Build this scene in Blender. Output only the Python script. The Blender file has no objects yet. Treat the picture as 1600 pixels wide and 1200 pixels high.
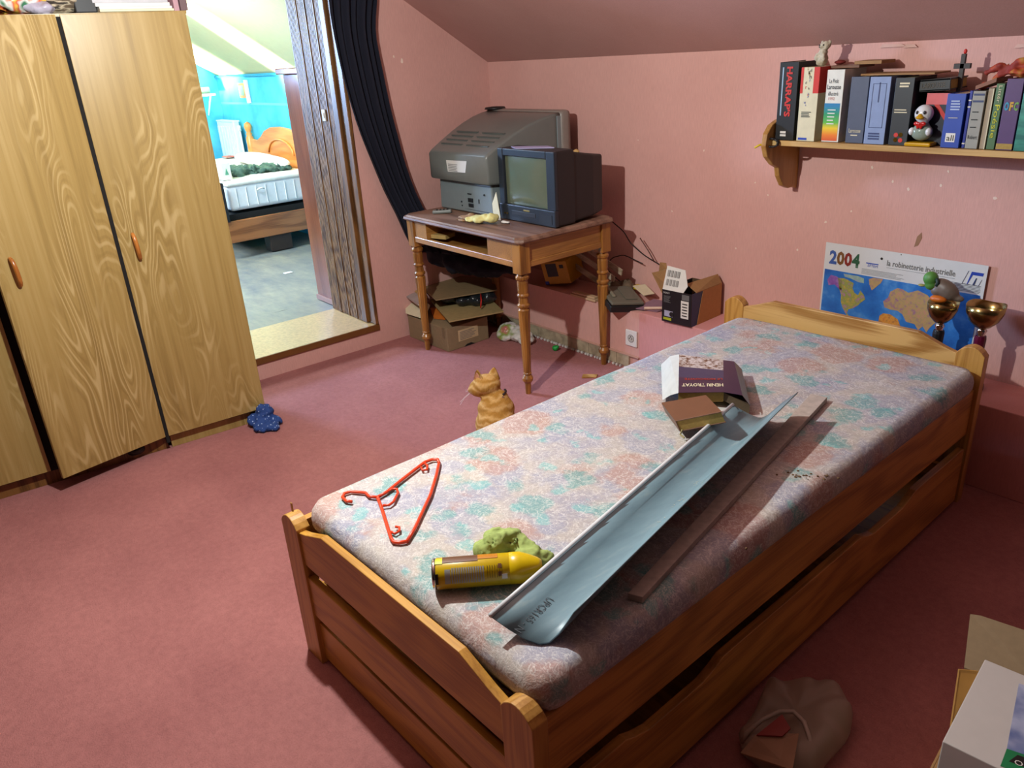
import bpy, bmesh, math, random
from mathutils import Vector, Matrix, noise
random.seed(7)
S = bpy.context.scene
COL = S.collection
# ------------------------------------------------------------------ camera
CAM = Vector((3.85272, -2.99072, 1.52856))
FW = Vector((-0.723925, 0.567148, -0.39278)); RT = Vector((0.635162, 0.770152, -0.058608)); UP = Vector((-0.269261, 0.291907, 0.917763))
FPX = 1214.738
cd = bpy.data.cameras.new('camera'); cam = bpy.data.objects.new('camera', cd); COL.objects.link(cam)
cd.sensor_width = 36; cd.lens = FPX/1600*36; cd.clip_start = 0.05
cam.matrix_world = Matrix.Translation(CAM) @ Matrix((RT, UP, -FW)).transposed().to_4x4()
S.camera = cam
# ------------------------------------------------------------------ world, light, exposure
W = bpy.data.worlds.new('world'); S.world = W; W.use_nodes = True
W.node_tree.nodes['Background'].inputs[0].default_value = (0.75, 0.85, 1, 1)
W.node_tree.nodes['Background'].inputs[1].default_value = 0.0
S.view_settings.view_transform = 'Standard'; S.view_settings.look = 'None'
S.view_settings.gamma = 1; S.view_settings.use_curve_mapping = False; S.view_settings.exposure = 0.0
def light(name, kind, loc, energy, color, size=0.1, aim=None, spread=None, size_y=None):
    d = bpy.data.lights.new(name, kind); d.energy = energy; d.color = color
    o = bpy.data.objects.new(name, d); COL.objects.link(o); o.location = loc
    if kind == 'AREA':
        d.size = size
        if size_y: d.shape = 'RECTANGLE'; d.size_y = size_y
        if spread: d.spread = math.radians(spread)
    else: d.shadow_soft_size = size
    if aim: o.rotation_euler = (Vector(aim)-Vector(loc)).to_track_quat('-Z', 'Y').to_euler()
    return o
light('bulb_light', 'POINT', (1.90, -2.29, 1.82), 131, (0.95, 1.0, 0.97), 0.022)
light('skylight_light', 'AREA', (-1.9, -1.9, 2.2), 150, (0.75, 0.9, 1.0), 0.9, aim=(-2.6, -0.3, 0.8))
light('doorway_daylight', 'AREA', (-3.2, -2.6, 1.7), 62, (0.40, 0.60, 1.0), 0.6, aim=(1.0, -0.85, 0.0), spread=90)
light('ceiling_streak_light', 'AREA', (-2.2, -2.0, 0.9), 46, (1, 0.97, 0.8), 0.16, aim=(-2.62, -0.36, 1.70), spread=11, size_y=0.75)  # hidden low area lamp, added to throw the bright streak on the far ceiling
light('ceiling_streak_light', 'AREA', (-3.7, -2.0, 0.9), 40, (0.95, 1, 0.85), 0.5, aim=(-4.05, -0.30, 1.62), spread=18, size_y=0.5)  # second added lamp, for the glow at the left end of that ceiling

# ------------------------------------------------------------------ helpers
def at(px, py, x=None, y=None, z=None):
    """point seen at a pixel of the photograph on a known plane of the room"""
    d = FW + RT*((px-800)/FPX) + UP*((600-py)/FPX)
    i, v = (0, x) if x is not None else ((1, y) if y is not None else (2, z))
    return CAM + d*((v-CAM[i])/d[i])
def hexc(s):
    r = [int(s[i:i+2], 16)/255 for i in (0, 2, 4)]
    return tuple((c/12.92 if c <= 0.04045 else ((c+0.055)/1.055)**2.4) for c in r)+(1,)
class NT:
    def __init__(s, name):
        s.m = bpy.data.materials.new(name); s.m.use_nodes = True; s.t = s.m.node_tree
        s.b = s.t.nodes['Principled BSDF']
    def n(s, typ, **k):
        q = s.t.nodes.new(typ)
        for a, v in k.items():
            if a.startswith('_'): q.inputs[a[1:].replace('_', ' ')].default_value = v
            else: setattr(q, a, v)
        return q
    def l(s, a, b): s.t.links.new(a, b)
    def coords(s, scale=(1, 1, 1), rot=(0, 0, 0), kind='Object'):
        tc = s.n('ShaderNodeTexCoord'); mp = s.n('ShaderNodeMapping')
        mp.inputs['Scale'].default_value = scale; mp.inputs['Rotation'].default_value = rot
        s.l(tc.outputs[kind], mp.inputs[0]); return mp.outputs[0]
    def noise(s, vec, scale, detail=4, rough=.5, dist=0):
        q = s.n('ShaderNodeTexNoise'); q.inputs['Scale'].default_value = scale
        q.inputs['Detail'].default_value = detail; q.inputs['Roughness'].default_value = rough
        q.inputs['Distortion'].default_value = dist; s.l(vec, q.inputs['Vector']); return q
    def ramp(s, fac, stops):
        q = s.n('ShaderNodeValToRGB'); e = q.color_ramp.elements
        while len(e) < len(stops): e.new(0.5)
        for k, (p, c) in enumerate(stops): e[k].position = p; e[k].color = hexc(c) if isinstance(c, str) else c
        s.l(fac, q.inputs[0]); return q.outputs[0]
    def math(s, op, a, b=None):
        q = s.n('ShaderNodeMath', operation=op)
        for i, v in enumerate((a, b)):
            if v is None: continue
            if isinstance(v, (int, float)): q.inputs[i].default_value = v
            else: s.l(v, q.inputs[i])
        return q.outputs[0]
    def mix(s, fac, a, b, bt='MIX'):
        q = s.n('ShaderNodeMix', data_type='RGBA', blend_type=bt)
        for i, v in ((0, fac), (6, a), (7, b)):
            if isinstance(v, (int, float)): q.inputs[i].default_value = v
            elif isinstance(v, tuple): q.inputs[i].default_value = v
            elif isinstance(v, str): q.inputs[i].default_value = hexc(v)
            else: s.l(v, q.inputs[i])
        return q.outputs[2]
    def bump(s, h, strength=.3, dist=.002):
        q = s.n('ShaderNodeBump'); q.inputs['Strength'].default_value = strength; q.inputs['Distance'].default_value = dist
        s.l(h, q.inputs['Height']); s.l(q.outputs[0], s.b.inputs['Normal'])
    def out(s, col=None, rough=.5, metal=0, spec=None):
        if col is not None:
            if isinstance(col, str): s.b.inputs['Base Color'].default_value = hexc(col)
            else: s.l(col, s.b.inputs['Base Color'])
        s.b.inputs['Roughness'].default_value = rough; s.b.inputs['Metallic'].default_value = metal
        if spec is not None: s.b.inputs['Specular IOR Level'].default_value = spec
        return s.m
def M(name, c, rough=.55, metal=0, var=.12, scale=30, spec=None, bump=0):
    """plain surface with slight procedural variation"""
    t = NT(name); v = t.coords(); q = t.noise(v, scale, 3)
    k = t.ramp(q.outputs[0], [(.3, (1-var,)*3+(1,)), (.7, (1,)*3+(1,))])
    col = t.mix(1.0, hexc(c), k, 'MULTIPLY')
    if bump: t.bump(q.outputs[0], bump, .002)
    return t.out(col, rough, metal, spec)
def wood(name, light_, dark, axis='x', lines=26, scale=5, rough=.45, stretch=.07, amt=1.0, knots=False):
    """contour lines of stretched noise: cathedral grain along one axis"""
    t = NT(name); s = [1, 1, 1]; s['xyz'.index(axis)] = stretch*2.2
    v = t.coords(tuple(s)); q = t.noise(v, scale, 2, .45, .25)
    w = t.math('SINE', t.math('MULTIPLY', q.outputs[0], lines*3.0))
    s2 = [60, 60, 60]; s2['xyz'.index(axis)] = 1.5
    v2 = t.coords(tuple(s2)); f = t.noise(v2, 3, 3, .6)
    g = t.math('ADD', t.math('MULTIPLY', w, .22*amt), t.math('MULTIPLY', f.outputs[0], .9))
    col = t.ramp(g, [(.12, dark), (.62, light_)])
    if knots:
        vk = t.coords((1, 1, 1)); vo = t.n('ShaderNodeTexVoronoi'); vo.inputs['Scale'].default_value = 2.3
        t.l(vk, vo.inputs['Vector']); kk = t.math('LESS_THAN', vo.outputs['Distance'], .03)
        col = t.mix(kk, col, dark)
    t.bump(f.outputs[0], .08, .001)
    return t.out(col, rough)
class MB:
    def __init__(s): s.bm = bmesh.new()
    def box(s, a, b, mtx=None):
        (x0, y0, z0), (x1, y1, z1) = a, b
        vs = [s.bm.verts.new(p) for p in ((x0,y0,z0),(x1,y0,z0),(x1,y1,z0),(x0,y1,z0),(x0,y0,z1),(x1,y0,z1),(x1,y1,z1),(x0,y1,z1))]
        if mtx:
            for v in vs: v.co = mtx @ v.co
        for f in ((0,3,2,1),(4,5,6,7),(0,1,5,4),(1,2,6,5),(2,3,7,6),(3,0,4,7)): s.bm.faces.new([vs[i] for i in f])
        return s
    def quadbox(s, pts, up):
        """slab from a polygon and an offset vector"""
        up = Vector(up); n = len(pts)
        a = [s.bm.verts.new(Vector(p)) for p in pts]; b = [s.bm.verts.new(Vector(p)+up) for p in pts]
        s.bm.faces.new(a[::-1]); s.bm.faces.new(b)
        for i in range(n): s.bm.faces.new((a[i], a[(i+1) % n], b[(i+1) % n], b[i]))
        return s
    def loft(s, rings, close=True, cap=True):
        R = [[s.bm.verts.new(Vector(p)) for p in r] for r in rings]; n = len(R[0])
        for k in range(len(R)-1):
            for i in range(n if close else n-1):
                j = (i+1) % n
                try: s.bm.faces.new((R[k][i], R[k][j], R[k+1][j], R[k+1][i]))
                except ValueError: pass
        if cap and close:
            s.bm.faces.new(R[0][::-1]); s.bm.faces.new(R[-1])
        return s
    def lathe(s, prof, n=20, mtx=None, squash=1):
        rings = []
        for r, z in prof:
            rings.append([Vector((max(r, 1e-4)*math.cos(2*math.pi*i/n), squash*max(r, 1e-4)*math.sin(2*math.pi*i/n), z)) for i in range(n)])
        if mtx: rings = [[mtx @ p for p in r] for r in rings]
        return s.loft(rings)
    def tube(s, pts, r, n=8):
        pts = [Vector(p) for p in pts]; rr = r if isinstance(r, (list, tuple)) else [r]*len(pts)
        rings = []; a = None
        for i, p in enumerate(pts):
            d = (pts[min(i+1, len(pts)-1)]-pts[max(i-1, 0)]).normalized()
            if a is None: a = d.orthogonal().normalized()
            a = (a - d*a.dot(d)).normalized(); b = d.cross(a)
            rings.append([p+(a*math.cos(2*math.pi*k/n)+b*math.sin(2*math.pi*k/n))*rr[i] for k in range(n)])
        return s.loft(rings)
    def ball(s, c, r, seg=20, rot=None):
        r = (r, r, r) if isinstance(r, (int, float)) else r
        m = Matrix.Translation(Vector(c)) @ (rot.to_4x4() if rot else Matrix()) @ Matrix.Diagonal((*r, 1))
        bmesh.ops.create_uvsphere(s.bm, u_segments=seg, v_segments=seg//2+2, radius=1, matrix=m); return s
    def build(s, name, mat, parent=None, smooth=False, bevel=0, seg=2, subsurf=0, solid=0):
        me = bpy.data.meshes.new(name)
        bmesh.ops.recalc_face_normals(s.bm, faces=s.bm.faces[:]); s.bm.to_mesh(me); s.bm.free()
        o = bpy.data.objects.new(name, me); COL.objects.link(o)
        if mat: me.materials.append(mat)
        if parent: o.parent = parent
        if smooth or bevel:
            for p in me.polygons: p.use_smooth = bool(smooth)
        if solid: q = o.modifiers.new('s', 'SOLIDIFY'); q.thickness = solid; q.offset = 0
        if subsurf: q = o.modifiers.new('u', 'SUBSURF'); q.levels = q.render_levels = subsurf
        if bevel: q = o.modifiers.new('b', 'BEVEL'); q.width = bevel; q.segments = seg; q.limit_method = 'ANGLE'
        return o
def tag(o, label=None, cat=None, group=None, kind=None):
    for k, v in (('label', label), ('category', cat), ('group', group), ('kind', kind)):
        if v: o[k] = v
    return o
def thing(name, label, cat, loc=(0, 0, 0), rot=0, group=None):
    o = bpy.data.objects.new(name, None); COL.objects.link(o); o.empty_display_size = .05
    o.location = loc; o.rotation_euler = (0, 0, rot) if isinstance(rot, (int, float)) else rot
    return tag(o, label, cat, group)
def bake(o):
    """apply modifiers to the mesh"""
    dg = bpy.context.evaluated_depsgraph_get(); dg.update()
    me = bpy.data.meshes.new_from_object(o.evaluated_get(dg)); old = o.data; o.modifiers.clear(); o.data = me
    bpy.data.meshes.remove(old); return o
def blob(name, balls, voxel, mat, parent=None, smooth=6, wob=0, wscale=20, fold=None, tubes=()):
    mb = MB()
    for b in balls: mb.ball(b[0], b[1], 16, b[2] if len(b) > 2 else None)
    for pts, r in tubes: mb.tube(pts, r, 12)
    o = mb.build(name, mat, parent, smooth=True)
    q = o.modifiers.new('r', 'REMESH'); q.mode = 'VOXEL'; q.voxel_size = voxel; q.use_smooth_shade = True
    if smooth: q = o.modifiers.new('s', 'SMOOTH'); q.iterations = smooth; q.factor = .5
    bake(o)
    if wob:
        for v in o.data.vertices:
            d = noise.fractal(v.co*wscale, 1, 2, 3); v.co += v.normal*d*wob
            if fold: v.co += v.normal*fold(v.co)
    for p in o.data.polygons: p.use_smooth = True
    return o
def text(s, mat, parent, org, xd, yd, h, w=None, name='lettering', lift=.0006, spacing=1, bold=0):
    """flat lettering: org = lower left corner, xd/yd = unit directions"""
    c = bpy.data.curves.new('t', 'FONT'); c.body = s; c.size = 1; c.resolution_u = 2; c.space_character = spacing; c.offset = bold
    t = bpy.data.objects.new('t', c); COL.objects.link(t)
    dg = bpy.context.evaluated_depsgraph_get(); me = bpy.data.meshes.new_from_object(t.evaluated_get(dg))
    bpy.data.objects.remove(t); bpy.data.curves.remove(c)
    xs = [v.co.x for v in me.vertices]; ys = [v.co.y for v in me.vertices]
    x0, x1, y0, y1 = min(xs), max(xs), min(ys), max(ys)
    sy = h/(y1-y0); sx = (w/(x1-x0)) if w else sy
    org, xd, yd = Vector(org), Vector(xd).normalized(), Vector(yd).normalized(); nn = xd.cross(yd)
    for v in me.vertices: v.co = org+xd*((v.co.x-x0)*sx)+yd*((v.co.y-y0)*sy)+nn*lift
    o = bpy.data.objects.new(name, me); COL.objects.link(o); me.materials.append(mat)
    if parent: o.parent = parent
    return o
def decal(pts, off, mat, parent, name='print'):
    return MB().quadbox(pts, off).build(name, mat, parent)
def lines(parent, mat, org, xd, yd, w, h, n, name='small_print', frac=.45, ragged=.3, off=.0008):
    """rows of illegible small print as thin strips"""
    mb = MB(); org, xd, yd = Vector(org), Vector(xd).normalized(), Vector(yd).normalized(); nn = xd.cross(yd)
    for i in range(n):
        ww = w*(1-ragged*random.random()); y = h*(i+.2)/n; hh = h/n*frac
        p = [org+yd*y, org+yd*y+xd*ww, org+yd*(y+hh)+xd*ww, org+yd*(y+hh)]
        mb.quadbox([q+nn*off*.5 for q in p], nn*off*.5)
    return tag(mb.build(name, mat, parent), kind='stuff')
X, Y, Z = Vector((1, 0, 0)), Vector((0, 1, 0)), Vector((0, 0, 1))

# ------------------------------------------------------------------ materials
def wall_mat(name, c, c2, weave=True, chips=True):
    t = NT(name); v = t.coords((1, 1, 1)); big = t.noise(v, 1.6, 5, .6); vf = t.coords((260, 260, 26)); f = t.noise(vf, 1, 2)
    col = t.ramp(big.outputs[0], [(.3, c2), (.7, c)])
    col = t.mix(.25, col, t.ramp(f.outputs[0], [(.3, (.6, .6, .6, 1)), (.7, (1, 1, 1, 1))]), 'MULTIPLY')
    if chips:
        q = t.noise(v, 13, 6, .62); k = t.math('GREATER_THAN', q.outputs[0], .745)
        col = t.mix(k, col, '#d8c0ae'[1:])
    if weave: t.bump(f.outputs[0], .25, .0012)
    return t.out(col, .62, 0, .3)
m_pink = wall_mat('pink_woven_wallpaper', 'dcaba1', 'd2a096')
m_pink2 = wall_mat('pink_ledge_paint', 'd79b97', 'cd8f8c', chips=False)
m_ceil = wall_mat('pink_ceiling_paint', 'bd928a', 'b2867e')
def carpet_mat():
    t = NT('dusty_pink_carpet'); v = t.coords(); a = t.noise(v, 2.2, 5, .6); b = t.noise(v, 240, 3, .7); c = t.noise(v, 45, 4, .7)
    col = t.ramp(a.outputs[0], [(.3, 'a06967'), (.72, 'b67b77')])
    k = t.math('ADD', t.math('MULTIPLY', b.outputs[0], .5), t.math('MULTIPLY', c.outputs[0], .5))
    col = t.mix(.55, col, t.ramp(k, [(.35, (.55, .55, .55, 1)), (.6, (1, 1, 1, 1))]), 'MULTIPLY')
    t.bump(k, .9, .006); return t.out(col, .95, 0, .1)
m_carpet = carpet_mat()
m_back = wood('unseen_wall_bounce_cut', '2e1e14', '1c120a', 'z', 10, 4, .6)  # made-up dark finish for the unseen walls, to cut bounced light
def lam_mat():
    t = NT('oak_laminate'); v = t.coords((1, 1, .17)); q = t.noise(v, 6.5, 1.5, .45, .25)
    j_ = t.noise(t.coords((30, 30, 5)), 1, 3, .6)
    ph = t.math('ADD', t.math('MULTIPLY', q.outputs[0], 150), t.math('MULTIPLY', j_.outputs[0], 2.2))
    w = t.ramp(t.math('SINE', ph), [(0, (0, 0, 0, 1)), (.5, (0, 0, 0, 1)), (.95, (1, 1, 1, 1))])
    mask = t.noise(t.coords((1, 1, .3)), 5.5, 1); mk = t.ramp(mask.outputs[0], [(.46, (0, 0, 0, 1)), (.62, (1, 1, 1, 1))])
    f = t.noise(t.coords((80, 80, 2.2)), 1, 4, .65); g = t.noise(t.coords((16, 16, .35)), 1.2, 3, .6)
    base = t.ramp(t.math('ADD', t.math('MULTIPLY', f.outputs[0], .4), t.math('MULTIPLY', g.outputs[0], .6)), [(.3, '82693a'), (.5, '9a804a'), (.7, 'a9905c')])
    col = t.mix(t.math('MULTIPLY', t.math('MULTIPLY', w, mk), .40), base, 'cdb684')
    w2 = t.ramp(t.math('SINE', t.math('ADD', ph, 2.4)), [(.6, (0, 0, 0, 1)), (1, (1, 1, 1, 1))])
    col = t.mix(t.math('MULTIPLY', t.math('MULTIPLY', w2, mk), .38), col, '7a6032')
    return t.out(col, .38, 0, .4)
m_lam = lam_mat()
m_pine = wood('pine_rails', 'c08e38', '96651f', 'x', 16, 6, .4, .08, .8)
m_pine_y = wood('pine_side_planks', 'c48c44', '8f5f28', 'y', 16, 6, .4, .08, .8)
m_pine_z = wood('pine_posts', 'c09048', 'a07030', 'z', 22, 9, .4, .06, .9)
m_pine_h = wood('pale_pine_headboard', 'c9a060', '9a6c30', 'x', 20, 3.2, .4, .12, 1.5)
m_tab = wood('varnished_table_wood', 'a8743a', '7c5024', 'y', 10, 5, .32, .15, .5)
m_tabz = wood('turned_leg_wood', 'a06c30', '6a4016', 'z', 12, 9, .3)
m_tabtop = wood('worn_dusty_tabletop', '8a6a58', '634638', 'x', 10, 6, .5)
m_ribs = wood('weathered_brown_ribs', '8a6844', '4a3020', 'z', 24, 9, .5, .1)
m_casing = wood('brown_door_casing', '7a5228', '4a2e12', 'z', 14, 8, .45)
m_glossy = wood('glossy_mahogany', '84482a', '64321a', 'z', 8, 5, .15, .1, .5)
m_rail_far = wood('brown_bed_rail', '9a6238', '70411f', 'y', 10, 7, .35)
m_orange = wood('orange_pine', 'e0964e', 'c0702c', 'x', 14, 5, .35)
m_sill = M('worn_gold_sill_board', 'c0a070', .3, 0, .3, 60)
m_sillfront = M('dark_sill_edge', '6e4418', .4)
m_black = M('black_plastic', '17181a', .45)
m_dark = M('dark_interior', '0b0908', .9)
m_white = M('white_plastic', 'dddcd6', .4, 0, .05)
m_paper = M('white_paper', 'd8d8d2', .7, 0, .06)
m_cream = M('cream_paper', 'd8cfae', .7, 0, .08)
m_card = M('brown_cardboard', '9a7448', .75, 0, .12, 60)
m_card2 = M('grey_brown_cardboard', '8e7a5c', .75, 0, .12, 60)
m_greyink = M('grey_ink', '6a6a6a', .6)
m_ink = M('black_ink', '141414', .5)
m_gold = M('gold_metal', 'c9a54a', .18, 1, .1)
m_chrome = M('chrome', 'd8d8d8', .12, 1, .05)
m_red = M('red_ink', 'c8281e', .5)
m_blue = M('blue_ink', '1c3fa8', .5)
m_yellow = M('yellow_plastic', 'd8b80a', .35)

# ------------------------------------------------------------------ setting: this room
def struct(o, **k): o['kind'] = 'structure'; return o
XR, YF = 5.2, -4.6
struct(MB().box((-.0, YF, -.1), (XR, 0, 0)).build('floor', m_carpet))
KZ = 1.479; SL = .62; YS = -1.55; ZT = KZ-SL*YS
# left gable wall with the doorway (sill at .12)
DY0, DY1, SZ, DT = -2.15, -.93, .122, 2.05
mb = MB()
mb.box((-.49, YF, 0), (0, DY0, 2.6)); mb.box((-.49, DY1, 0), (0, 0, 2.6)); mb.box((-.49, DY0, 0), (0, DY1, SZ-.03)); mb.box((-.49, DY0, DT), (0, DY1, 2.6))
struct(mb.build('wall_left', m_pink))
struct(MB().box((-4.4, 0, 0), (XR, .12, 1.75)).build('wall_back', m_pink))
struct(MB().box((XR, YF, 0), (XR+.1, .1, 2.6)).build('wall_right', m_back))
struct(MB().box((-.49, YF-.1, 0), (XR, YF, 2.6)).build('wall_front', m_back))
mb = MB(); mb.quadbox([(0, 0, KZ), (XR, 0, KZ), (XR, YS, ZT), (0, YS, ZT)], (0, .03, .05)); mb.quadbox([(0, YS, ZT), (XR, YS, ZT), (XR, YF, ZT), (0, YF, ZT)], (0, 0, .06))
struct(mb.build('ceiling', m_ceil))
# boxed-in ledge along the back wall
LZ, LY = .31, -.243
struct(MB().box((0, LY, 0), (1.395, 0, LZ)).build('trim_1', m_pink))
struct(MB().box((1.395, LY-.004, 0), (XR, 0, LZ+.006)).build('trim_2', m_pink2, bevel=.003))
# old tile skirting along the ledge: one part per tile
sk = tag(bpy.data.objects.new('baseboard_back', None), kind='structure'); COL.objects.link(sk)
m_skirt = M('grimy_skirting_tile', 'b9ac90', .5, 0, .45, 25)
x = .02
while x < 1.30:
    w = .205 if x+.205 < 1.335 else 1.335-x
    t = MB().box((x+.001, LY-.011-random.random()*.002, .014), (x+w-.002, LY-.0005, .076)).build('tile', m_skirt, sk, bevel=.0015)
    x += w
MB().box((.02, LY-.016, .076), (1.40, LY-.0005, .081)).build('cap_strip', M('pale_cap_strip', 'c8a08e', .5), sk)
mb = MB(); x = .03
while x < 1.33:
    mb.box((x, LY-.017, .002), (x+random.uniform(.005, .014), LY-.004, .013)); x += random.uniform(.014, .034)
tag(mb.build('adhesive_dab', m_white, sk), kind='stuff')
# chips in the wall paint
mb = MB()
for (px, py, s) in ((1290,347,5),(1470,290,6),(1363,262,5),(1420,296,5),(1482,268,4),(1395,283,4),(1246,390,4),(1150,388,3),(997,219,3),(628,95,8),(615,88,6),(1050,330,3),(1330,330,3),(1555,310,5),(1100,235,3),(1180,285,3),(1200,305,3),(1440,60,0)):
    if not s: continue
    on_left = px < 765; P = at(px, py, x=.0) if on_left else at(px, py, y=0); r = s*.0011
    pts = []
    for k in range(7):
        a = k*2*math.pi/7; rr = r*random.uniform(.5, 1.2)
        d = Vector((0, math.cos(a)*rr, math.sin(a)*rr*1.3)) if on_left else Vector((math.cos(a)*rr*1.2, 0, math.sin(a)*rr*1.4))
        pts.append(P+d)
    mb.quadbox(pts, (.0008, 0, 0) if on_left else (0, -.0008, 0))
wb = bpy.data.objects['wall_back']
tag(mb.build('paint_chip', M('bare_plaster', 'ecd4c4', .8), wb), kind='stuff')
P = at(1435, 375, y=0)
MB().quadbox([P+Vector(d) for d in ((-.012, 0, -.028), (.002, 0, -.02), (.012, 0, .01), (.008, 0, .03), (-.006, 0, .012))], (0, -.001, 0)).build('wallpaper_tear', M('tear_plaster', '9a7458', .8), wb)
mb = MB()
for px, w in ((1375,.10),(1412,.05),(1585,.08)):
    P = at(px, 73, y=-.004); mb.quadbox([P+Vector((0,0,-.004)), P+Vector((w,0,-.003)), P+Vector((w*.8,0,.006)), P+Vector((.01,0,.008))], (0,-.004,0))
tag(mb.build('flaking_edge', M('flaking_paint', 'd8b0a4', .7), wb), kind='stuff')
# doorway: sill, ribbed lining, casing
sill = tag(bpy.data.objects.new('door_1', None), kind='structure'); COL.objects.link(sill)
MB().box((-.49, DY0, SZ-.03), (.0, DY1, SZ)).build('sill_board', m_sill, sill, bevel=.003)
MB().box((.0, DY0, SZ-.034), (.012, DY1+.004, SZ+.002)).build('sill_edge', m_sillfront, sill, bevel=.003)
mb = MB(); n = 26
for i in range(n):
    x0 = -.49+i*(.37/n); big = i in (7, 8, 15, 22)
    mb.box((x0+.0015, DY1-.034-(.005 if big else 0), SZ+.004), (x0+.37/n-.0048, DY1-.02, DT))
mb.box((-.49, DY1-.022, SZ+.004), (-.12, DY1-.001, DT))
tag(mb.build('ribbed_lining', m_ribs, sill), kind='stuff')
MB().box((-.118, DY1-.036, SZ+.004), (-.062, DY1-.001, DT)).build('casing_board', m_casing, sill, bevel=.003)
MB().box((-.058, DY1-.02, SZ+.004), (.014, DY1-.001, DT)).build('casing_board', m_casing, sill, bevel=.004)
MB().box((-.49, DY0, DT-.03), (.01, DY1-.03, DT)).build('head_board', m_casing, sill)
P = at(509, 180, y=DY1-.03)
t = thing('light_switch', 'small white switch on the ribbed brown door lining', 'switch', P)
MB().box((-.018, -.014, -.03), (.018, -.0075, .03)).build('plate', m_white, t, bevel=.004)
MB().box((-.009, -.018, -.014), (.009, -.012, .014)).build('rocker', m_white, t, bevel=.002)
P = at(558, 491, z=SZ)
tag(MB().box((P.x-.07, P.y-.012, SZ+.001), (P.x+.03, P.y+.012, SZ+.012)).build('wood_wedge', M('grey_wedge', 'a09888', .6), bevel=.002), 'short grey strip lying on the door sill beside the ribbed lining', 'strip')

# ------------------------------------------------------------------ setting: far room
m_blue_wall = (lambda t: t.out(t.ramp(t.noise(t.coords(), 5, 5, .6).outputs[0], [(.3, '2fa0cc'), (.7, '58c0dc')]), .6))(NT('turquoise_paint'))
m_cream_ceil = M('cream_ceiling_paint', 'd6cfa0', .8, 0, .05)
m_ftile = M('blue_grey_floor_tile', '7f8a90', .35, 0, .3, 7)
FX = -4.35
m_vinyl = (lambda t: (t.bump(t.noise(t.coords((3, 1, 1)), 3, 4, .6).outputs[0], .3, .01), t.out(t.ramp(t.noise(t.coords((1, 2.5, 1)), 4, 6, .7).outputs[0], [(.3, '5c6266'), (.55, '7c7a70'), (.7, '8c8878')]), .4))[1])(NT('grey_beige_vinyl'))
struct(MB().box((FX, YF, -.1), (-.49, 0, SZ-.008)).build('floor', m_vinyl))
fl = bpy.data.objects['floor.001']
MB().box((-.72, YF+.01, SZ-.0078), (-.4905, -.93, SZ-.004)).build('vinyl_strip', m_vinyl, fl, bevel=.001)
MB().quadbox([Vector((-.727, -1.30, SZ-.0078)), Vector((-.735, -1.18, SZ-.0078)), Vector((-.722, -1.12, SZ-.0078))], (0, 0, .0006)).build('torn_edge', m_dark, fl)
P = at(450, 425, z=SZ)
tag(MB().box((P.x-.02, P.y-.03, SZ-.0075), (P.x+.02, P.y+.03, SZ-.003)).build('paper_scrap', m_white, bevel=.001), 'small white paper scrap on the floor beyond the doorway', 'paper')
struct(MB().box((FX-.1, YF, 0), (FX, .1, 2.6)).build('wall_gable', m_blue_wall))
struct(MB().box((FX, -.012, 0), (-.49, -.0005, KZ)).build('wall_far', m_blue_wall))
struct(MB().box((FX, YF-.1, 0), (-.49, YF, 2.6)).build('wall_front', m_blue_wall))
mb = MB(); mb.quadbox([(FX, 0, KZ), (-.49, 0, KZ), (-.49, YS, ZT), (FX, YS, ZT)], (0, .03, .05)); mb.quadbox([(FX, YS, ZT), (-.49, YS, ZT), (-.49, YF, ZT), (FX, YF, ZT)], (0, 0, .06))
struct(mb.build('ceiling', m_cream_ceil))
struct(MB().box((FX, -.03, KZ-.02), (-.49, -.013, KZ-.005)).build('trim_3', M('blue_trim', '2a8ab0', .5)))
# light band painted on far wall
MB().box((FX, -.0145, 1.215), (-.49, -.0125, 1.235)).build('dado_line', M('pale_dado', '6fd0e0', .6), bpy.data.objects['wall_far'])
# glossy wardrobe end beside the doorway
t = thing('wardrobe', 'tall glossy reddish brown wardrobe end beyond the doorway', 'wardrobe', (-.64, -.5, SZ))
MB().box((-.135, -.42, .03), (.135, .36, 1.36)).build('body', m_glossy, t, bevel=.004)
MB().box((-.14, -.43, 0), (.14, .36, .03)).build('plinth', M('pinkish_plinth', 'a07a70', .5), t)
MB().box((-.165, -.45, 1.36), (.14, .36, 1.395)).build('cornice', m_glossy, t, bevel=.006)
P = at(464, 97, x=-.66)
t = tag(blob('figurine', [((P.x, P.y, 1.545), (.012, .012, .03)), ((P.x, P.y, 1.575), .012)], .004, M('grey_figurine', '6a8088', .5)), 'small blue grey ornament on top of the glossy wardrobe', 'ornament')
# mattress on bed base
t = thing('bed', 'brown framed bed under the bare white mattress in the turquoise room', 'bed', (-2.36, -.82, SZ))
MB().box((-.02, -.06, .13), (.01, .78, .30)).build('side_rail', m_rail_far, t, bevel=.004)
MB().box((-1.85, -.06, .13), (-1.82, .78, .30)).build('side_rail', m_rail_far, t, bevel=.004)
MB().box((-1.82, -.04, .30), (-.03, .76, .345)).build('slatted_base', m_dark, t)
MB().box((-.12, .27, 0), (-.0, .46, .13)).build('foot_block', M('dark_brown_block', '2c1c12', .6), t, bevel=.004)
MB().box((-1.7, .27, 0), (-1.6, .46, .13)).build('foot_block', M('dark_brown_block', '2c1c12', .6), t, bevel=.004)
MB().box((-.03, -.075, .30), (.02, -.03, .60)).build('end_board', m_black, t)
mt = thing('mattress', 'bare white quilted mattress seen through the doorway', 'mattress', (-2.38, -.81, .49))
m_matw = M('white_quilted_ticking', 'cfd2d4', .8, 0, .08)
MB().box((-1.8, .0, .0), (0, .69, .205)).build('core', m_matw, mt, bevel=.03, seg=3)
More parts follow.
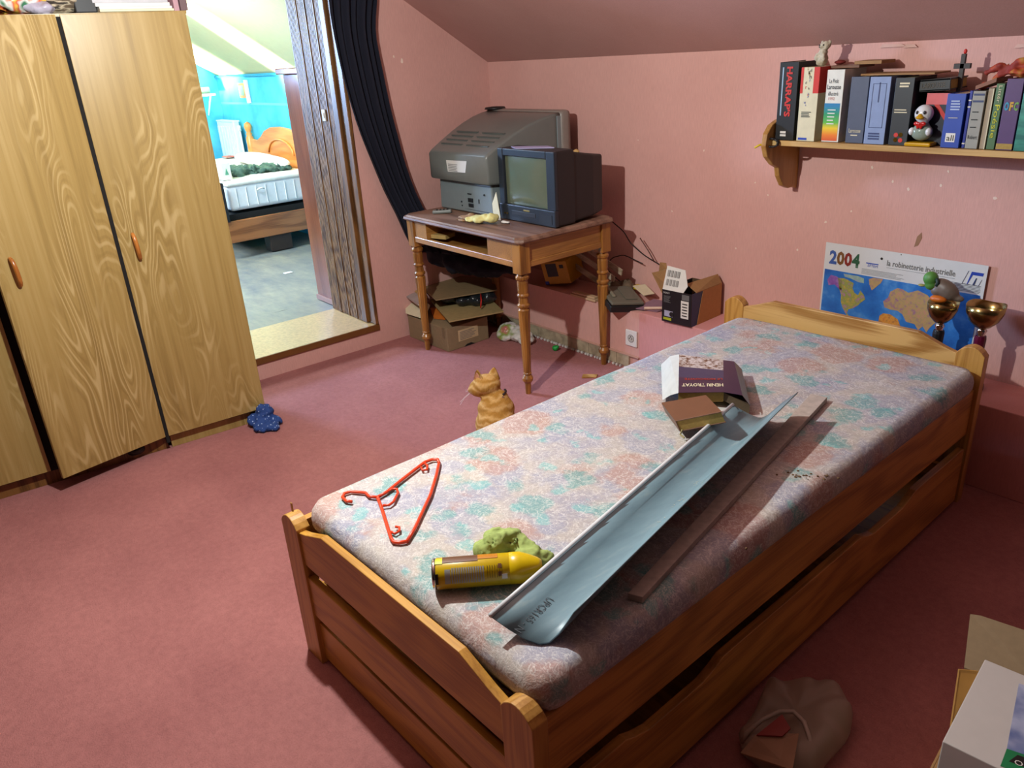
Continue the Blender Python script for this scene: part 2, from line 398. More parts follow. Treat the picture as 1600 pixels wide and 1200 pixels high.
MB().box((-1.81, -.008, .19), (.01, .698, .235)).build('top_cover', M('white_top_cover', 'ece8dc', .8), mt, bevel=.018, seg=3)
for i in range(8): MB().box((-.001, .06+i*.082, .025), (.006, .066+i*.082, .175)).build('piping', m_matw, mt, bevel=.002)
P = at(407, 296, x=-2.37)
MB().tube([P-mt.location+Vector(d) for d in ((.004, -.03, 0), (.014, -.012, .012), (.014, .012, .014), (.004, .03, .004))], .006).build('handle', m_white, mt, smooth=True)
pl = blob('pillow', [((-3.1, -.24, .785), (.50, .10, .055)), ((-2.85, -.24, .78), (.38, .10, .05))], .015, M('white_bedding', 'f0ece4', .85)); tag(pl, 'white bedding lying at the back of the bare mattress', 'bedding')
# orange pine headboard
hb = thing('headboard', 'orange pine headboard with turned post against turquoise wall', 'headboard', (-3.62, -.075, .80))
prof = [(0, 0), (0, .12), (.16, .11), (.27, .15), (.36, .2), (.5, .235), (.68, .245), (.86, .235), (1.0, .2), (1.09, .15), (1.2, .11), (1.36, .12), (1.36, 0)]
MB().quadbox([(x, 0, z-.25 if z == 0 else z) for x, z in prof], (0, .03, 0)).build('panel', m_orange, hb, bevel=.006)
arc = [(.42+.26*(1-math.cos(a)), -.008, .02+.12*math.sin(a)) for a in [k*math.pi/10 for k in range(11)]]
MB().tube(arc, .008).build('arch_moulding', m_orange, hb, smooth=True)
for x in (-.03, 1.39):
    MB().lathe([(.035, -.25), (.035, .13), (.022, .145), (.03, .16), (.018, .175), (.03, .20), (.036, .225), (.028, .255), (.0, .27)], 16, Matrix.Translation((x, .015, 0))).build('post', m_orange, hb, smooth=True)
# dark green trousers on the mattress
m_green = M('dark_green_cloth', '3f5a50', .9, 0, .35, 18)
P1 = Vector((-2.72, -.60, .75)); bl = []
for k, (x_, y_) in enumerate(((-2.60, -.62), (-2.66, -.55), (-2.72, -.62), (-2.64, -.48), (-2.62, -.42), (-2.60, -.36), (-2.58, -.30), (-2.56, -.24), (-2.68, -.36), (-2.66, -.28))):
    bl.append(((x_, y_, .752), (.07, .055, .045 if k < 4 else .036)))
tag(blob('trousers', bl, .010, m_green, wob=.034, wscale=22), 'crumpled dark green trousers lying on the bare white mattress', 'clothing')
# white carton at mattress corner, red paper
P = at(350, 272, z=.73)
t = thing('carton', 'white carton with green tree print on the mattress corner', 'box', (-2.52, -.93+.12, .73))
MB().box((-.12, -.0, 0), (.1, .07, .13)).build('body', M('white_carton_board', 'd8d6c8', .6), t, bevel=.002)
MB().quadbox([(.1005, .02, .04), (.1005, .05, .04), (.1005, .035, .09)], (.001, 0, 0)).build('print', M('faint_green_ink', '5a9a7a', .6), t)
P = at(366, 244, z=.74)
tag(MB().box((P.x-.06, P.y-.1, .74), (P.x+.06, P.y+.04, .748)).build('magazine', M('pale_red_cover', 'd07868', .5)), 'pale red printed booklet lying on the white bedding', 'booklet')
# radiator, shelf, picture
m_rad = M('white_radiator_enamel', 'd0dde2', .35)
t = thing('radiator', 'white panel radiator on turquoise wall beyond the doorway', 'radiator', (-3.87, -.10, .55))
MB().box((-.44, -.01, 0), (0, .05, .515)).build('panel', m_rad, t, bevel=.012)
for k in range(6): MB().box((-.42+k*.07, -.018, .04), (-.385+k*.07, -.009, .47)).build('rib', m_rad, t, bevel=.004)
MB().box((-.44, -.014, .512), (.002, .055, .525)).build('grille', m_rad, t, bevel=.003)
MB().tube([(.03, .03, .45), (.03, .03, -.42)], .01).build('pipe', m_white, t, smooth=True)
MB().lathe([(.016, 0), (.016, .05)], 10, Matrix.Translation((.03, .03, .43))).build('valve', m_white, t, smooth=True)
t = thing('wall_shelf', 'white bracketed shelf on the turquoise gable wall', 'shelf', (FX, -.5, 1.305))
MB().box((.0, -.5, 0), (.2, .38, .02)).build('board', m_white, t, bevel=.003)
MB().tube([(.005, .34, -.18), (.16, .34, -.005)], .008).build('bracket', m_white, t)
tag(MB().lathe([(.03, -.3), (.03, .3)], 14, Matrix.Translation((FX+.12, -.45, 1.357)) @ Matrix.Rotation(math.pi/2, 4, 'X')).build('paper_roll', M('green_grey_roll', '9ab8a4', .7), smooth=True), 'pale green roll lying on the white gable shelf', 'roll')
A, B_, C_, D_ = at(371, 130, y=-.02), at(386, 132, y=-.02), at(388, 153, y=-.02), at(374, 150, y=-.02)
t = thing('picture_frame', 'small orange framed picture on turquoise wall above headboard', 'picture', (0, 0, 0))
cx = (A.x+C_.x)/2; cz = (A.z+C_.z)/2
MB().box((cx-.075, -.03, cz-.065), (cx+.075, -.0148, cz+.065)).build('frame', m_orange, t, bevel=.004)
MB().box((cx-.05, -.0325, cz-.045), (cx+.05, -.030, cz+.045)).build('print', M('muted_green_print', '7fa08a', .5), t)
tag(MB().box((cx+.085, -.035, cz-.11), (cx+.14, -.0148, cz+.09)).build('wall_card', m_paper, bevel=.002), 'narrow white card hanging right of the orange picture frame', 'card')

# ------------------------------------------------------------------ oak laminate wardrobe (left)
RW = math.radians(-3.806)
wd = thing('wardrobe', 'tall oak laminate wardrobe with three doors left of the doorway', 'wardrobe', (.5243, -1.8457, 0), RW)
MB().box((-.385, -1.75, .06), (-.022, 0, 1.735)).build('carcass', m_dark, wd)
MB().box((-.385, -.018, 0), (-.021, 0, 1.743)).build('side_panel', m_lam, wd)
MB().box((-.385, -1.768, 0), (-.021, -1.75, 1.743)).build('side_panel', m_lam, wd)
MB().box((-.385, -1.75, 1.735), (-.004, -.0, 1.745)).build('top_panel', m_lam, wd)
MB().box((-.06, -.43, 0), (-.034, -.001, .068)).build('plinth', m_lam, wd, bevel=.001)
MB().box((-.06, -1.75, 0), (-.034, -.445, .066)).build('plinth', m_casing, wd, bevel=.001)
MB().box((-.022, -.452, .04), (-.0, -.438, 1.735)).build('divider', m_dark, wd)
def wdoor(u0, u1, swing, gap=.003):
    """u0 = right (hinge) edge, u1 = left edge"""
    w = u0-u1; d = bpy.data.objects.new('door', None)
    m = Matrix.Translation((0, u0, 0)) @ Matrix.Rotation(swing, 4, 'Z')
    mb = MB(); mb.box((-.018, -w, .07), (0, 0, 1.742), m)
    o = mb.build('door', m_lam, wd, bevel=.0012)
    pts = [m @ Vector(p) for p in ((0, -w+.062, .845), (.022, -w+.060, .857), (.026, -w+.058, .90), (.022, -w+.056, .945), (0, -w+.054, .957))]
    h = MB().tube(pts, [.007, .0085, .009, .0085, .007], 10).build('handle', wood('orange_beech_handle', 'b87434', '8a5020', 'z', 6, 10, .25), o, smooth=True, subsurf=1)
    return o
wdoor(-.006, -.4378, 0)
wdoor(-.452, -.884, math.radians(15.0))
wdoor(-.90, -1.31, 0)
wdoor(-1.32, -1.74, 0)
# things poking out of the bottom of the wardrobe
tag(blob('blue_cloth', [((.53, -1.90, .03), (.045, .05, .03)), ((.555, -1.87, .055), (.03, .045, .05)), ((.60, -1.90, .02), (.05, .05, .02)), ((.58, -1.84, .02), (.05, .03, .018)), ((.64, -1.87, .016), (.03, .022, .014))], .007,
    (lambda t: t.out(t.mix(t.math('LESS_THAN', (lambda q: (t.l(t.coords(), q.inputs['Vector']), q.inputs['Scale'].__setattr__('default_value', 75), q.outputs['Distance'])[2])(t.n('ShaderNodeTexVoronoi')), .22), '1f3f7c', '9ab0d8'), .85))(NT('navy_dotted_cloth')), wob=.013, wscale=34), 'crumpled blue dotted cloth poking out under the right wardrobe door', 'cloth')
P = at(217, 703, z=.03)
tag(blob('shoe', [((P.x-.03, P.y-.01, .035), (.06, .05, .03)), ((P.x-.05, P.y+.03, .045), (.05, .04, .04))], .008, m_black), 'dark shoe tip showing under the open middle wardrobe door', 'shoe')
P = at(72, 690, z=.16)
tag(blob('bundled_garment', [((P.x-.03, P.y, .15), (.03, .02, .07)), ((P.x-.03, P.y+.005, .08), (.03, .02, .05))], .006, M('pale_blue_garment', '7f93a4', .9), wob=.01), 'pale blue garment glimpsed in the gap between wardrobe doors', 'clothing')
# stuff on top of the wardrobe
WT = 1.746
def wt(px, py=12): return at(px, py, x=.42)
m_mauve = M('mauve_cover', 'b08890', .6); 
P = wt(30); tag(blob('plastic_bag', [((.42, P.y-.05, 1.80), (.09, .09, .05)), ((.40, P.y+.03, 1.79), (.08, .07, .04))], .009, (lambda t: t.out(t.ramp(t.noise(t.coords(), 14, 2).outputs[0], [(.35, '3f7a58'), (.45, 'd8d8d0'), (.52, 'c85a3a'), (.6, 'd8c050'), (.7, 'b0b0c0')]), .35))(NT('printed_plastic_film')), wob=.02, wscale=14), 'crumpled colourful plastic bag on top of the wardrobe at the far left', 'bag')
P = wt(62); tag(blob('plastic_sleeve', [((.44, P.y, 1.765), (.06, .05, .02)), ((.43, P.y-.05, 1.775), (.05, .06, .02))], .007, M('grey_lilac_film', 'a8a4b4', .3), wob=.014, wscale=20), 'grey plastic sleeve with yellow edge on the wardrobe', 'sleeve')
P = wt(95); tag(blob('folded_garment', [((.40, P.y-.02, 1.775), (.07, .1, .035)), ((.42, P.y+.03, 1.79), (.06, .06, .04))], .009, (lambda t: t.out(t.ramp(t.noise(t.coords((1, 1, 4)), 18, 3).outputs[0], [(.4, '2c2620'), (.5, 'b0a48c'), (.6, '5a4c3c')]), .9))(NT('brown_patterned_cloth')), wob=.014), 'brown patterned folded cloth on the wardrobe', 'cloth')
a, b = wt(112).y, wt(147).y
tag(MB().box((.30, a, 1.747), (.47, b-.003, 1.83)).build('binder', M('black_binder_cover', '15161a', .5), bevel=.004), 'black binder lying on the wardrobe beside the paper stack', 'binder')
a, b = wt(147).y, wt(262).y
z = 1.7475
for k in range(4):
    h = (.008, .009, .012, .016)[k]; o = MB().box((.26, a+.002*k+(0, 0, -.012, -.02)[k], z), (.49-.006*k, b-.004*k, z+h)).build('magazine', (m_cream, m_paper, m_paper, M('glossy_grey_cover', 'b8b8bc', .3))[k], bevel=.001)
    tag(o, ('cream magazine at the bottom of the pile on the wardrobe', 'white magazine second from the bottom of the wardrobe pile', 'thick white magazine third up in the wardrobe pile', 'glossy grey magazine topmost of the pile on the wardrobe')[k], 'magazine', 'magazines piled on the wardrobe'); z += h+.0006
a, b = wt(264).y, wt(272).y
tag(MB().box((.28, a, 1.747), (.48, b, 1.90)).build('folder', m_mauve, bevel=.001), 'mauve folder standing upright on the wardrobe', 'folder')
a, b = wt(273).y, wt(284).y
tag(MB().box((.25, a, 1.747), (.49, b, 1.93)).build('storage_box', M('dark_mauve_board', '6a5456', .7), bevel=.002), 'dark mauve box at the right end of the wardrobe top', 'box')

# ------------------------------------------------------------------ pine bed
RB = math.radians(1.853)
bed = thing('bed', 'single pine bed with arched end boards in the middle of the room', 'bed', (2.0814, -2.402, 0), RB)
W_, L_, HF, HH, PW, PT = .9745, 2.0165, .436, .539, .087, .026
def post(u0, v0, h, name='post'):
    mb = MB(); n = 9; prof = [(u0, 0), (u0+PW, 0)]
    prof += [(u0+PW*(1-i/(n-1)), h+.028*math.sin(math.pi*i/(n-1))**.8) for i in range(n)]
    mb.quadbox([(x, v0, z) for x, z in prof], (0, PT+.012, 0)); return mb.build(name, m_pine_z, bed, bevel=.002)
post(0, 0, HF); post(W_-PW, 0, HF); post(0, L_-PT-.012, HH); post(W_-PW, L_-PT-.012, HH)
def board(v0, z0, ztop, rise, mat, th=.02, name='end_board'):
    a, b = PW-.002, W_-PW+.002; w = b-a; n = 5
    top = [(a, ztop-rise), (a+.05*w, ztop-rise*.75), (a+.16*w, ztop), (b-.16*w, ztop), (b-.05*w, ztop-rise*.75), (b, ztop-rise)]
    MB().quadbox([(x, v0, z) for x, z in [(a, z0), (b, z0)]+top[::-1]], (0, th, 0)).build(name, mat, bed, bevel=.002)
FB = .006
board(FB, .33, .473, .045, m_pine)
MB().box((PW-.002, FB, .165), (W_-PW+.002, FB+.02, .29)).build('end_plank', m_pine, bed, bevel=.002)
MB().box((PW-.002, FB+.008, .012), (W_-PW+.002, FB+.028, .135)).build('end_plank', m_pine, bed, bevel=.002)
board(L_-.036, .38, .580, .045, m_pine_h, .022)
MB().box((PW, L_-.034, .12), (W_-PW, L_-.014, .25)).build('end_plank', m_pine, bed, bevel=.002)
# side rails and the pull-out bed underneath
for u in (.012, W_-.012-.022):
    MB().box((u, PT+.012, .262), (u+.022, L_-PT-.012, .425)).build('side_rail', m_pine_y, bed, bevel=.002)
for i in range(12): MB().box((.036, .10+i*.155, .405), (W_-.036, .17+i*.155, .42)).build('slat', m_pine, bed)
m_mat = None
def mattress_mat():
    t = NT('faded_floral_ticking'); v = t.coords()
    base = t.ramp(t.noise(v, 7, 4, .6).outputs[0], [(.3, '9c9cac'), (.5, 'b0aaa8'), (.7, 'bab2a6')])
    d = t.n('ShaderNodeVectorMath', operation='ADD'); sc = t.n('ShaderNodeVectorMath', operation='SCALE'); sc.inputs['Scale'].default_value = .13
    t.l(t.noise(v, 11, 4, .6).outputs['Color'], sc.inputs[0]); t.l(v, d.inputs[0]); t.l(sc.outputs[0], d.inputs[1])
    col = base
    for sca, thr, c, off, am in ((6.0, .46, '9298b0', 9, .55), (5.2, .42, 'b08c80', 0, .7), (7.0, .32, '6aa0a0', 5, .75), (10, .25, '70b4b4', 14, .65)):
        mp = t.n('ShaderNodeMapping'); mp.inputs['Location'].default_value = (off, off*.7, 0); t.l(d.outputs[0], mp.inputs[0])
        vo = t.n('ShaderNodeTexVoronoi'); vo.inputs['Scale'].default_value = sca; t.l(mp.outputs[0], vo.inputs['Vector'])
        k = t.ramp(vo.outputs['Distance'], [(thr-.08, (1, 1, 1, 1)), (thr+.03, (0, 0, 0, 1))])
        col = t.mix(t.math('MULTIPLY', k, am), col, c)
    for sc_, wd_, am in ((20, .025, .55), (36, .03, .4)):
        q = t.noise(v, sc_, 4, .6, 1.6); ln = t.ramp(t.math('ABSOLUTE', t.math('SUBTRACT', q.outputs[0], .5)), [(0, (1, 1, 1, 1)), (wd_, (0, 0, 0, 1))])
        col = t.mix(t.math('MULTIPLY', ln, am), col, 'e2e0dc')
    g = t.noise(v, 230, 3); col = t.mix(.3, col, t.ramp(g.outputs[0], [(.35, (.6, .6, .6, 1)), (.6, (1, 1, 1, 1))]), 'MULTIPLY')
    cr = t.noise(t.coords((1, 2.0, 1)), 16, 6, .65, .8); t.bump(t.math('ADD', cr.outputs[0], t.math('MULTIPLY', g.outputs[0], .12)), .45, .010)
    return t.out(col, .85, 0, .2)
m_matt = mattress_mat()
MZ = .505
mt = thing('mattress', 'thin mattress with faded floral cover on the pine bed', 'mattress', (2.0814, -2.402, 0), RB)
mb = MB()
u0, u1, v0, v1 = .08, .970, .036, 1.965; NU, NV = 60, 126; r = .022
def mtz(u, v):
    e = min(u-u0, u1-u, v-v0, v1-v); k = max(0, min(1, e/r)); z = MZ-.020*(1-math.sqrt(max(0, 1-(1-k)**2)))
    p = Vector((u*5, v*5, 0)); z += .003*noise.noise(p)*k
    # puckered creases across the cover near the head end
    z += .003*k*max(0, (v-1.3)/.6)*noise.noise(Vector((u*6, v*26, 2)))
    z -= .02*math.exp(-((u-.5)**2+(v-1.93)**2*8)/.02)*0
    return z
top = [[Vector((u0+(u1-u0)*(i/NU), v0+(v1-v0)*(j/NV), 0)) for i in range(NU+1)] for j in range(NV+1)]
cr = .05
for row in top:
    for p in row:
        # round the plan corners
        for cu, cv, su, sv in ((u0+cr, v0+cr, -1, -1), (u1-cr, v0+cr, 1, -1), (u0+cr, v1-cr, -1, 1), (u1-cr, v1-cr, 1, 1)):
            du, dv = (p.x-cu)*su, (p.y-cv)*sv
            if du > 0 and dv > 0:
                m = max(du, dv); L = math.hypot(du, dv); p.x = cu+su*du*m/L; p.y = cv+sv*dv*m/L
V = [[None]*(NU+1) for _ in range(NV+1)]
for j in range(NV+1):
    for i in range(NU+1):
        p = top[j][i]; uu = u0+(u1-u0)*(i/NU); vv = v0+(v1-v0)*(j/NV)
        V[j][i] = mb.bm.verts.new((p.x, p.y, mtz(uu, vv)))
for j in range(NV):
    for i in range(NU): mb.bm.faces.new((V[j][i], V[j][i+1], V[j+1][i+1], V[j+1][i]))
ring = [V[0][i] for i in range(NU)]+[V[j][NU] for j in range(NV)]+[V[NV][i] for i in range(NU, 0, -1)]+[V[j][0] for j in range(NV, 0, -1)]
prev = ring
for dz, ins in ((.012, -.004), (.03, -.004), (.047, .004)):
    cur = []
    for v in ring:
        c = Vector(((u0+u1)/2, (v0+v1)/2, 0)); d = Vector((v.co.x-c.x, v.co.y-c.y, 0))
        d = Vector((math.copysign(1, d.x) if abs(d.x) > (u1-u0)/2-.02 else 0, math.copysign(1, d.y) if abs(d.y) > (v1-v0)/2-.02 else 0, 0))
        zz = MZ-.021-dz*1.15
        cur.append(mb.bm.verts.new((v.co.x-d.x*ins, v.co.y-d.y*ins, zz)))
    for i in range(len(ring)):
        j = (i+1) % len(ring); mb.bm.faces.new((prev[i], prev[j], cur[j], cur[i]))
    prev = cur
mb.bm.faces.new(prev[::-1])
mb.build('cover', m_matt, mt, smooth=True)
# lower mattress of the pull-out bed, seen through the gaps
dr = thing('trundle_bed', 'low pine pull-out bed under the single bed', 'bed', (2.0814, -2.402, 0), RB)
uo = W_-.002
# front plank of the drawer with finger cut-outs
top = [(.045, .22)]
for c, hw in ((.42, .17), (1.42, .17)):
    top += [(c-hw, .22), (c-hw*.8, .205), (c-hw*.55, .193), (c+hw*.55, .193), (c+hw*.8, .205), (c+hw, .22)]
top += [(L_-.06, .22)]
MB().quadbox([(uo, y, z) for y, z in [(.045, .02)]+top+[(L_-.06, .02)]], (-.022, 0, 0)).build('front_plank', m_pine_y, dr, bevel=.002)
MB().box((.012, .06, .02), (.034, L_-.07, .2)).build('back_plank', m_pine_y, dr)
for v in (.055, L_-.09): MB().box((.036, v, .02), (uo-.024, v+.02, .15)).build('end_plank', m_pine, dr)
MB().box((.036, .078, .06), (uo-.024, L_-.092, .075)).build('base', m_pine, dr)
o = blob('mattress', [((.49, .13, .225), (.40, .045, .05)), ((.49, 1.0, .17), (.41, .86, .075))], .018, m_matt, wob=.012, wscale=8)
o.location = bed.location; o.rotation_euler = bed.rotation_euler
tag(o, 'second floral mattress squeezed on the pull-out bed below', 'mattress')

def B(u, v, z):
    c, s = math.cos(RB), math.sin(RB); return Vector((2.0814+u*c-v*s, -2.402+u*s+v*c, z))

# ------------------------------------------------------------------ table
RTB = math.radians(-.553)
tb = thing('table', 'old turned-leg wooden table carrying two television sets', 'table', (.2405, -.8436, 0), RTB)
TW, TD, TH = .9937, .619, .768
def chamf(c, z0, z1, inset):
    a = [(c, 0), (TW-c, 0), (TW, c), (TW, TD-c), (TW-c, TD), (c, TD), (0, TD-c), (0, c)]
    return [Vector((inset+x*(TW-2*inset)/TW, inset+y*(TD-2*inset)/TD, z0)) for x, y in a]
mb = MB(); mb.loft([chamf(.02, TH-.026, 0, .008), chamf(.03, TH-.018, 0, 0), chamf(.03, TH-.008, 0, .002), chamf(.03, TH-.007, 0, .009), chamf(.03, TH, 0, .016)])
mb.build('tabletop', m_tabtop, tb)
LG = [(r_, z_*1.0) for r_, z_ in ((.013, 0), (.015, .05), (.017, .058), (.026, .07), (.027, .083), (.02, .096), (.016, .10), (.0205, .104), (.0205, .108), (.0185, .112), (.0225, .25), (.0275, .40), (.028, .425), (.022, .432), (.030, .442), (.031, .45), (.024, .458), (.0225, .475), (.022, .485), (.029, .492), (.029, .498), (.024, .505), (.0255, .52), (.026, .555), (.024, .565), (.031, .573), (.032, .583), (.025, .592), (.022, .60))]
ins = .052
for i, (x, y) in enumerate(((ins, ins), (TW-ins, ins), (TW-ins, TD-ins), (ins, TD-ins))):
    mb = MB(); n = 24; rings = []
    for r_, z_ in LG:
        fl = .11 <= z_ <= .41
        rings.append([Vector((x+r_*(1-(.07 if fl and k % 2 else 0))*math.cos(2*math.pi*k/n), y+r_*(1-(.07 if fl and k % 2 else 0))*math.sin(2*math.pi*k/n), z_)) for k in range(n)])
    mb.loft(rings); lg = mb.build('leg', m_tabz, tb)
    MB().box((x-.03, y-.03, .598), (x+.03, y+.03, TH-.027)).build('leg_block', m_tabz, lg, bevel=.003)
a = ins+.03
# long front: two solid pieces, open drawer bay between, thin lower rail
MB().box((a, ins-.022, .655), (a+.115, ins-.004, TH-.027)).build('apron_panel', m_tab, tb)
MB().box((TW-a-.19, ins-.022, .655), (TW-a, ins-.004, TH-.027)).build('apron_panel', m_tab, tb)
MB().box((a, ins-.026, .625), (TW-a, ins-.002, .655)).build('lower_rail', m_tab, tb, bevel=.004)
MB().box((a+.10, ins-.004, .655), (a+.115, TD-ins-.03, .74)).build('drawer_runner', m_tab, tb)
MB().box((TW-a-.19, ins-.004, .655), (TW-a-.175, TD-ins-.03, .74)).build('drawer_runner', m_tab, tb)
MB().box((a, ins, .625), (TW-a, TD-ins, .632)).build('bay_floor', m_tab, tb)
for x0, s in ((TW-ins+.004, 1), (ins-.022, -1)):
    MB().box((x0, a, .64), (x0+.016, TD-a, TH-.027)).build('apron_panel', m_tab, tb)
    MB().box((x0+(.006 if s > 0 else -.006), a, .625), (x0+.018+(.006 if s > 0 else -.006)-.002, TD-a, .652)).build('lower_rail', m_tab, tb, bevel=.003)
MB().box((a, TD-ins+.004, .625), (TW-a, TD-ins+.02, TH-.027)).build('apron_panel', m_tab, tb)
P = at(697, 373, z=.66)
tag(MB().quadbox([Vector((.44, -.79, .6565)), Vector((.53, -.76, .6565)), Vector((.50, -.68, .6565)), Vector((.42, -.70, .6565))], (0, 0, .02)).build('envelope', M('manila_paper', 'c0a060', .7)), 'small manila envelope inside the open table drawer bay', 'envelope')

# ------------------------------------------------------------------ big grey television, seen from behind
m_grey = M('grey_tv_shell', '6c706c', .33, 0, .06)
m_grey2 = M('lighter_grey_tv_panel', '7c8688', .4, 0, .06)
big = thing('television', 'large grey television turned with its back to the room on the table', 'television', (.5, -.4, TH))
bx_, by_, bz_ = big.location
def L(p): return Vector(p)-Vector(big.location)
def ring(y, x0, x1, z0, z1, r=.02, n=4):
    pts = []
    for cx, cz, a0 in ((x1-r, z1-r, 0), (x0+r, z1-r, 90), (x0+r, z0+r, 180), (x1-r, z0+r, 270)):
        for k in range(n+1):
            a = math.radians(a0+90*k/n); pts.append(L((cx+r*math.cos(a), y, cz+r*math.sin(a))))
    return pts
rings = []
# y, half depth profile from rear hood to bezel: x0,x1,z0,z1
for y, x0, x1, z0, z1 in ((-.645, .275, .765, .935, 1.068), (-.63, .272, .768, .930, 1.080), (-.56, .262, .77, .925, 1.115), (-.47, .245, .772, .90, 1.155), (-.38, .225, .775, .86, 1.188), (-.29, .20, .778, .83, 1.212), (-.21, .18, .78, .81, 1.226), (-.165, .175, .782, .80, 1.23)):
    rings.append(ring(y, x0, x1, z0, z1, .014))
MB().loft(rings).build('back_shell', m_grey, big, smooth=True, bevel=0)
MB().loft([ring(-.165, .165, .787, TH+.006, 1.234), ring(-.15, .16, .792, TH+.003, 1.238), ring(-.125, .158, .794, TH+.002, 1.240), ring(-.105, .16, .79, TH+.004, 1.236)]).build('bezel', M('warm_grey_bezel', '8a8078', .4), big, smooth=True)
MB().box(L((.735, -.19, .80)), L((.786, -.165, 1.215))).build('strap', m_grey2, big, bevel=.003)
MB().box(L((.20, -.105, .84)), L((.75, -.101, 1.2))).build('screen', M('dark_tv_glass', '14181a', .1), big)
bp = MB(); bp.quadbox([L((.283, -.605, TH+.004)), L((.745, -.605, TH+.004)), L((.735, -.60, .925)), L((.285, -.60, .925))], (0, .42, 0))
bp.build('socket_panel', m_grey2, big, bevel=.008, seg=3)
decal([L(at(697, 250, y=-.6455)), L(at(729, 252, y=-.6455)), L(at(727, 270, y=-.6455)+Vector((0, 0, 0))), L(at(700, 268, y=-.6455))][::-1], (0, -.001, 0), m_paper, big, 'label_sticker')
lines(big, m_greyink, L(at(701, 267, y=-.6468)), X, Z, .085, .04, 5, frac=.35)
for px, py, w, h in ((735, 313, .04, .02), (736, 321, .04, .018), (721, 315, .008, .008), (722, 321, .006, .006), (748, 315, .004, .022), (756, 305, .008, .008), (733, 303, .03, .004)):
    P = L(at(px, py, y=-.606)); MB().box((P.x-w/2, P.y-.001, P.z-h/2), (P.x+w/2, P.y+.004, P.z+h/2)).build('socket', m_black, big)
tag(MB().tube([L((.29, -.6, TH+.13)), L((.29, -.6, TH+.02)), L((.735, -.607, TH+.02))], .0012).build('seam', m_black, big), kind=None)
mb = MB()
for s_ in (0, 1):
    for k in range(4):
        f = .585-.035*k; z_ = 1.103+.0165*k
        mb.box(L((.31+s_*.22, -f, z_)), L((.49+s_*.22, -f+.012, z_+.006)))
tag(mb.build('vent_slots', M('shadow_grey_vent', '5a5e5a', .5), big), kind='stuff')
MB().lathe([(.06, 0), (.055, .01), (.02, .013)], 16, Matrix.Translation(L((.22, -.14, 1.238)))).build('top_vent', m_black, big, smooth=True)

# ------------------------------------------------------------------ small blue-black television
m_tvb = M('navy_black_tv_plastic', '22272f', .35, 0, .06)
m_tvs = M('dark_tv_side', '1d1a1c', .5, 0, .06)
sm = thing('television', 'small dark portable television facing the room on the table', 'television', (1.0, -.45, TH))
def L(p): return Vector(p)-Vector(sm.location)
x0, x1, z0, z1 = .802, 1.208, TH+.004, 1.108
def ring(y, x0, x1, z0, z1, r=.012, n=3):
    pts = []
    for cx, cz, a0 in ((x1-r, z1-r, 0), (x0+r, z1-r, 90), (x0+r, z0+r, 180), (x1-r, z0+r, 270)):
        for k in range(n+1):
            a = math.radians(a0+90*k/n); pts.append(L((cx+r*math.cos(a), y, cz+r*math.sin(a))))
    return pts
MB().loft([ring(-.585, x0, x1, z0, z1), ring(-.48, x0+.002, x1-.002, z0, z1), ring(-.475, x0+.01, x1-.01, z0+.005, z1-.012), ring(-.34, x0+.02, x1-.02, z0+.01, z1-.04), ring(-.262, x0+.04, x1-.04, z0+.02, z1-.05)]).build('cabinet', m_tvs, sm)
sx0, sx1, sz0, sz1 = .842, 1.15, TH+.085, 1.075
# bezel as four members plus control strip
MB().box(L((x0, -.602, z0+.075)), L((sx0, -.583, z1))).build('bezel', m_tvb, sm, bevel=.004)
MB().box(L((sx1, -.602, z0+.075)), L((x1, -.583, z1))).build('bezel', m_tvb, sm, bevel=.004)
MB().box(L((sx0, -.602, sz1)), L((sx1, -.583, z1))).build('bezel', m_tvb, sm, bevel=.004)
MB().box(L((x0, -.607, z0)), L((x1, -.583, z0+.077))).build('control_strip', m_tvb, sm, bevel=.005, seg=3)
gl = MB(); nx, nz = 12, 10; G = [[gl.bm.verts.new(L((sx0-.002+(sx1-sx0+.004)*i/nx, -.586-.011*(1-(2*i/nx-1)**2)*(1-(2*j/nz-1)**2)**.5 if 0 < j < nz else -.586, sz0-.004+(sz1-sz0+.008)*j/nz))) for i in range(nx+1)] for j in range(nz+1)]
for j in range(nz):
    for i in range(nx): gl.bm.faces.new((G[j][i], G[j][i+1], G[j+1][i+1], G[j+1][i]))
gl.build('screen', M('olive_grey_tube_glass', '5c6350', .12, 0, .03, spec=.8), sm, smooth=True)
MB().box(L((1.10, -.6085, z0+.012)), L((1.185, -.6065, z0+.055))).build('speaker_grille', m_black, sm)
MB().box(L((.985, -.6085, z0+.055)), L((1.03, -.6065, z0+.062))).build('badge', m_chrome, sm)
MB().box(L((.90, -.6085, z0+.03)), L((1.07, -.6065, z0+.05))).build('control_flap', m_tvs, sm, bevel=.001)
for dx in (0, .018): MB().lathe([(.004, 0), (.004, .004)], 10, Matrix.Translation(L((.845+dx, -.607, z0+.032))) @ Matrix.Rotation(math.pi/2, 4, 'X')).build('jack', m_gold, sm)
for x in (x0+.03, x1-.03): MB().lathe([(.01, 0), (.01, .006)], 10, Matrix.Translation(L((x, -.56, TH)))).build('foot', m_black, sm)
# things on the televisions
tag(MB().quadbox([(.86, -.56, z1+.001), (.94, -.60, z1+.001), (1.10, -.50, z1+.001), (1.02, -.47, z1+.001)], (0, 0, .004)).build('leaflet', M('lilac_leaflet', 'a8a0c4', .4)), 'lilac leaflet lying on top of the small television', 'leaflet')
tag(blob('paper_scrap', [((1.10, -.40, 1.080), (.03, .02, .008)), ((1.13, -.39, 1.083), (.02, .014, .012))], .004, M('ochre_paper', 'b08a50', .7), wob=.006), 'crumpled ochre scrap on the back of the small television', 'paper')
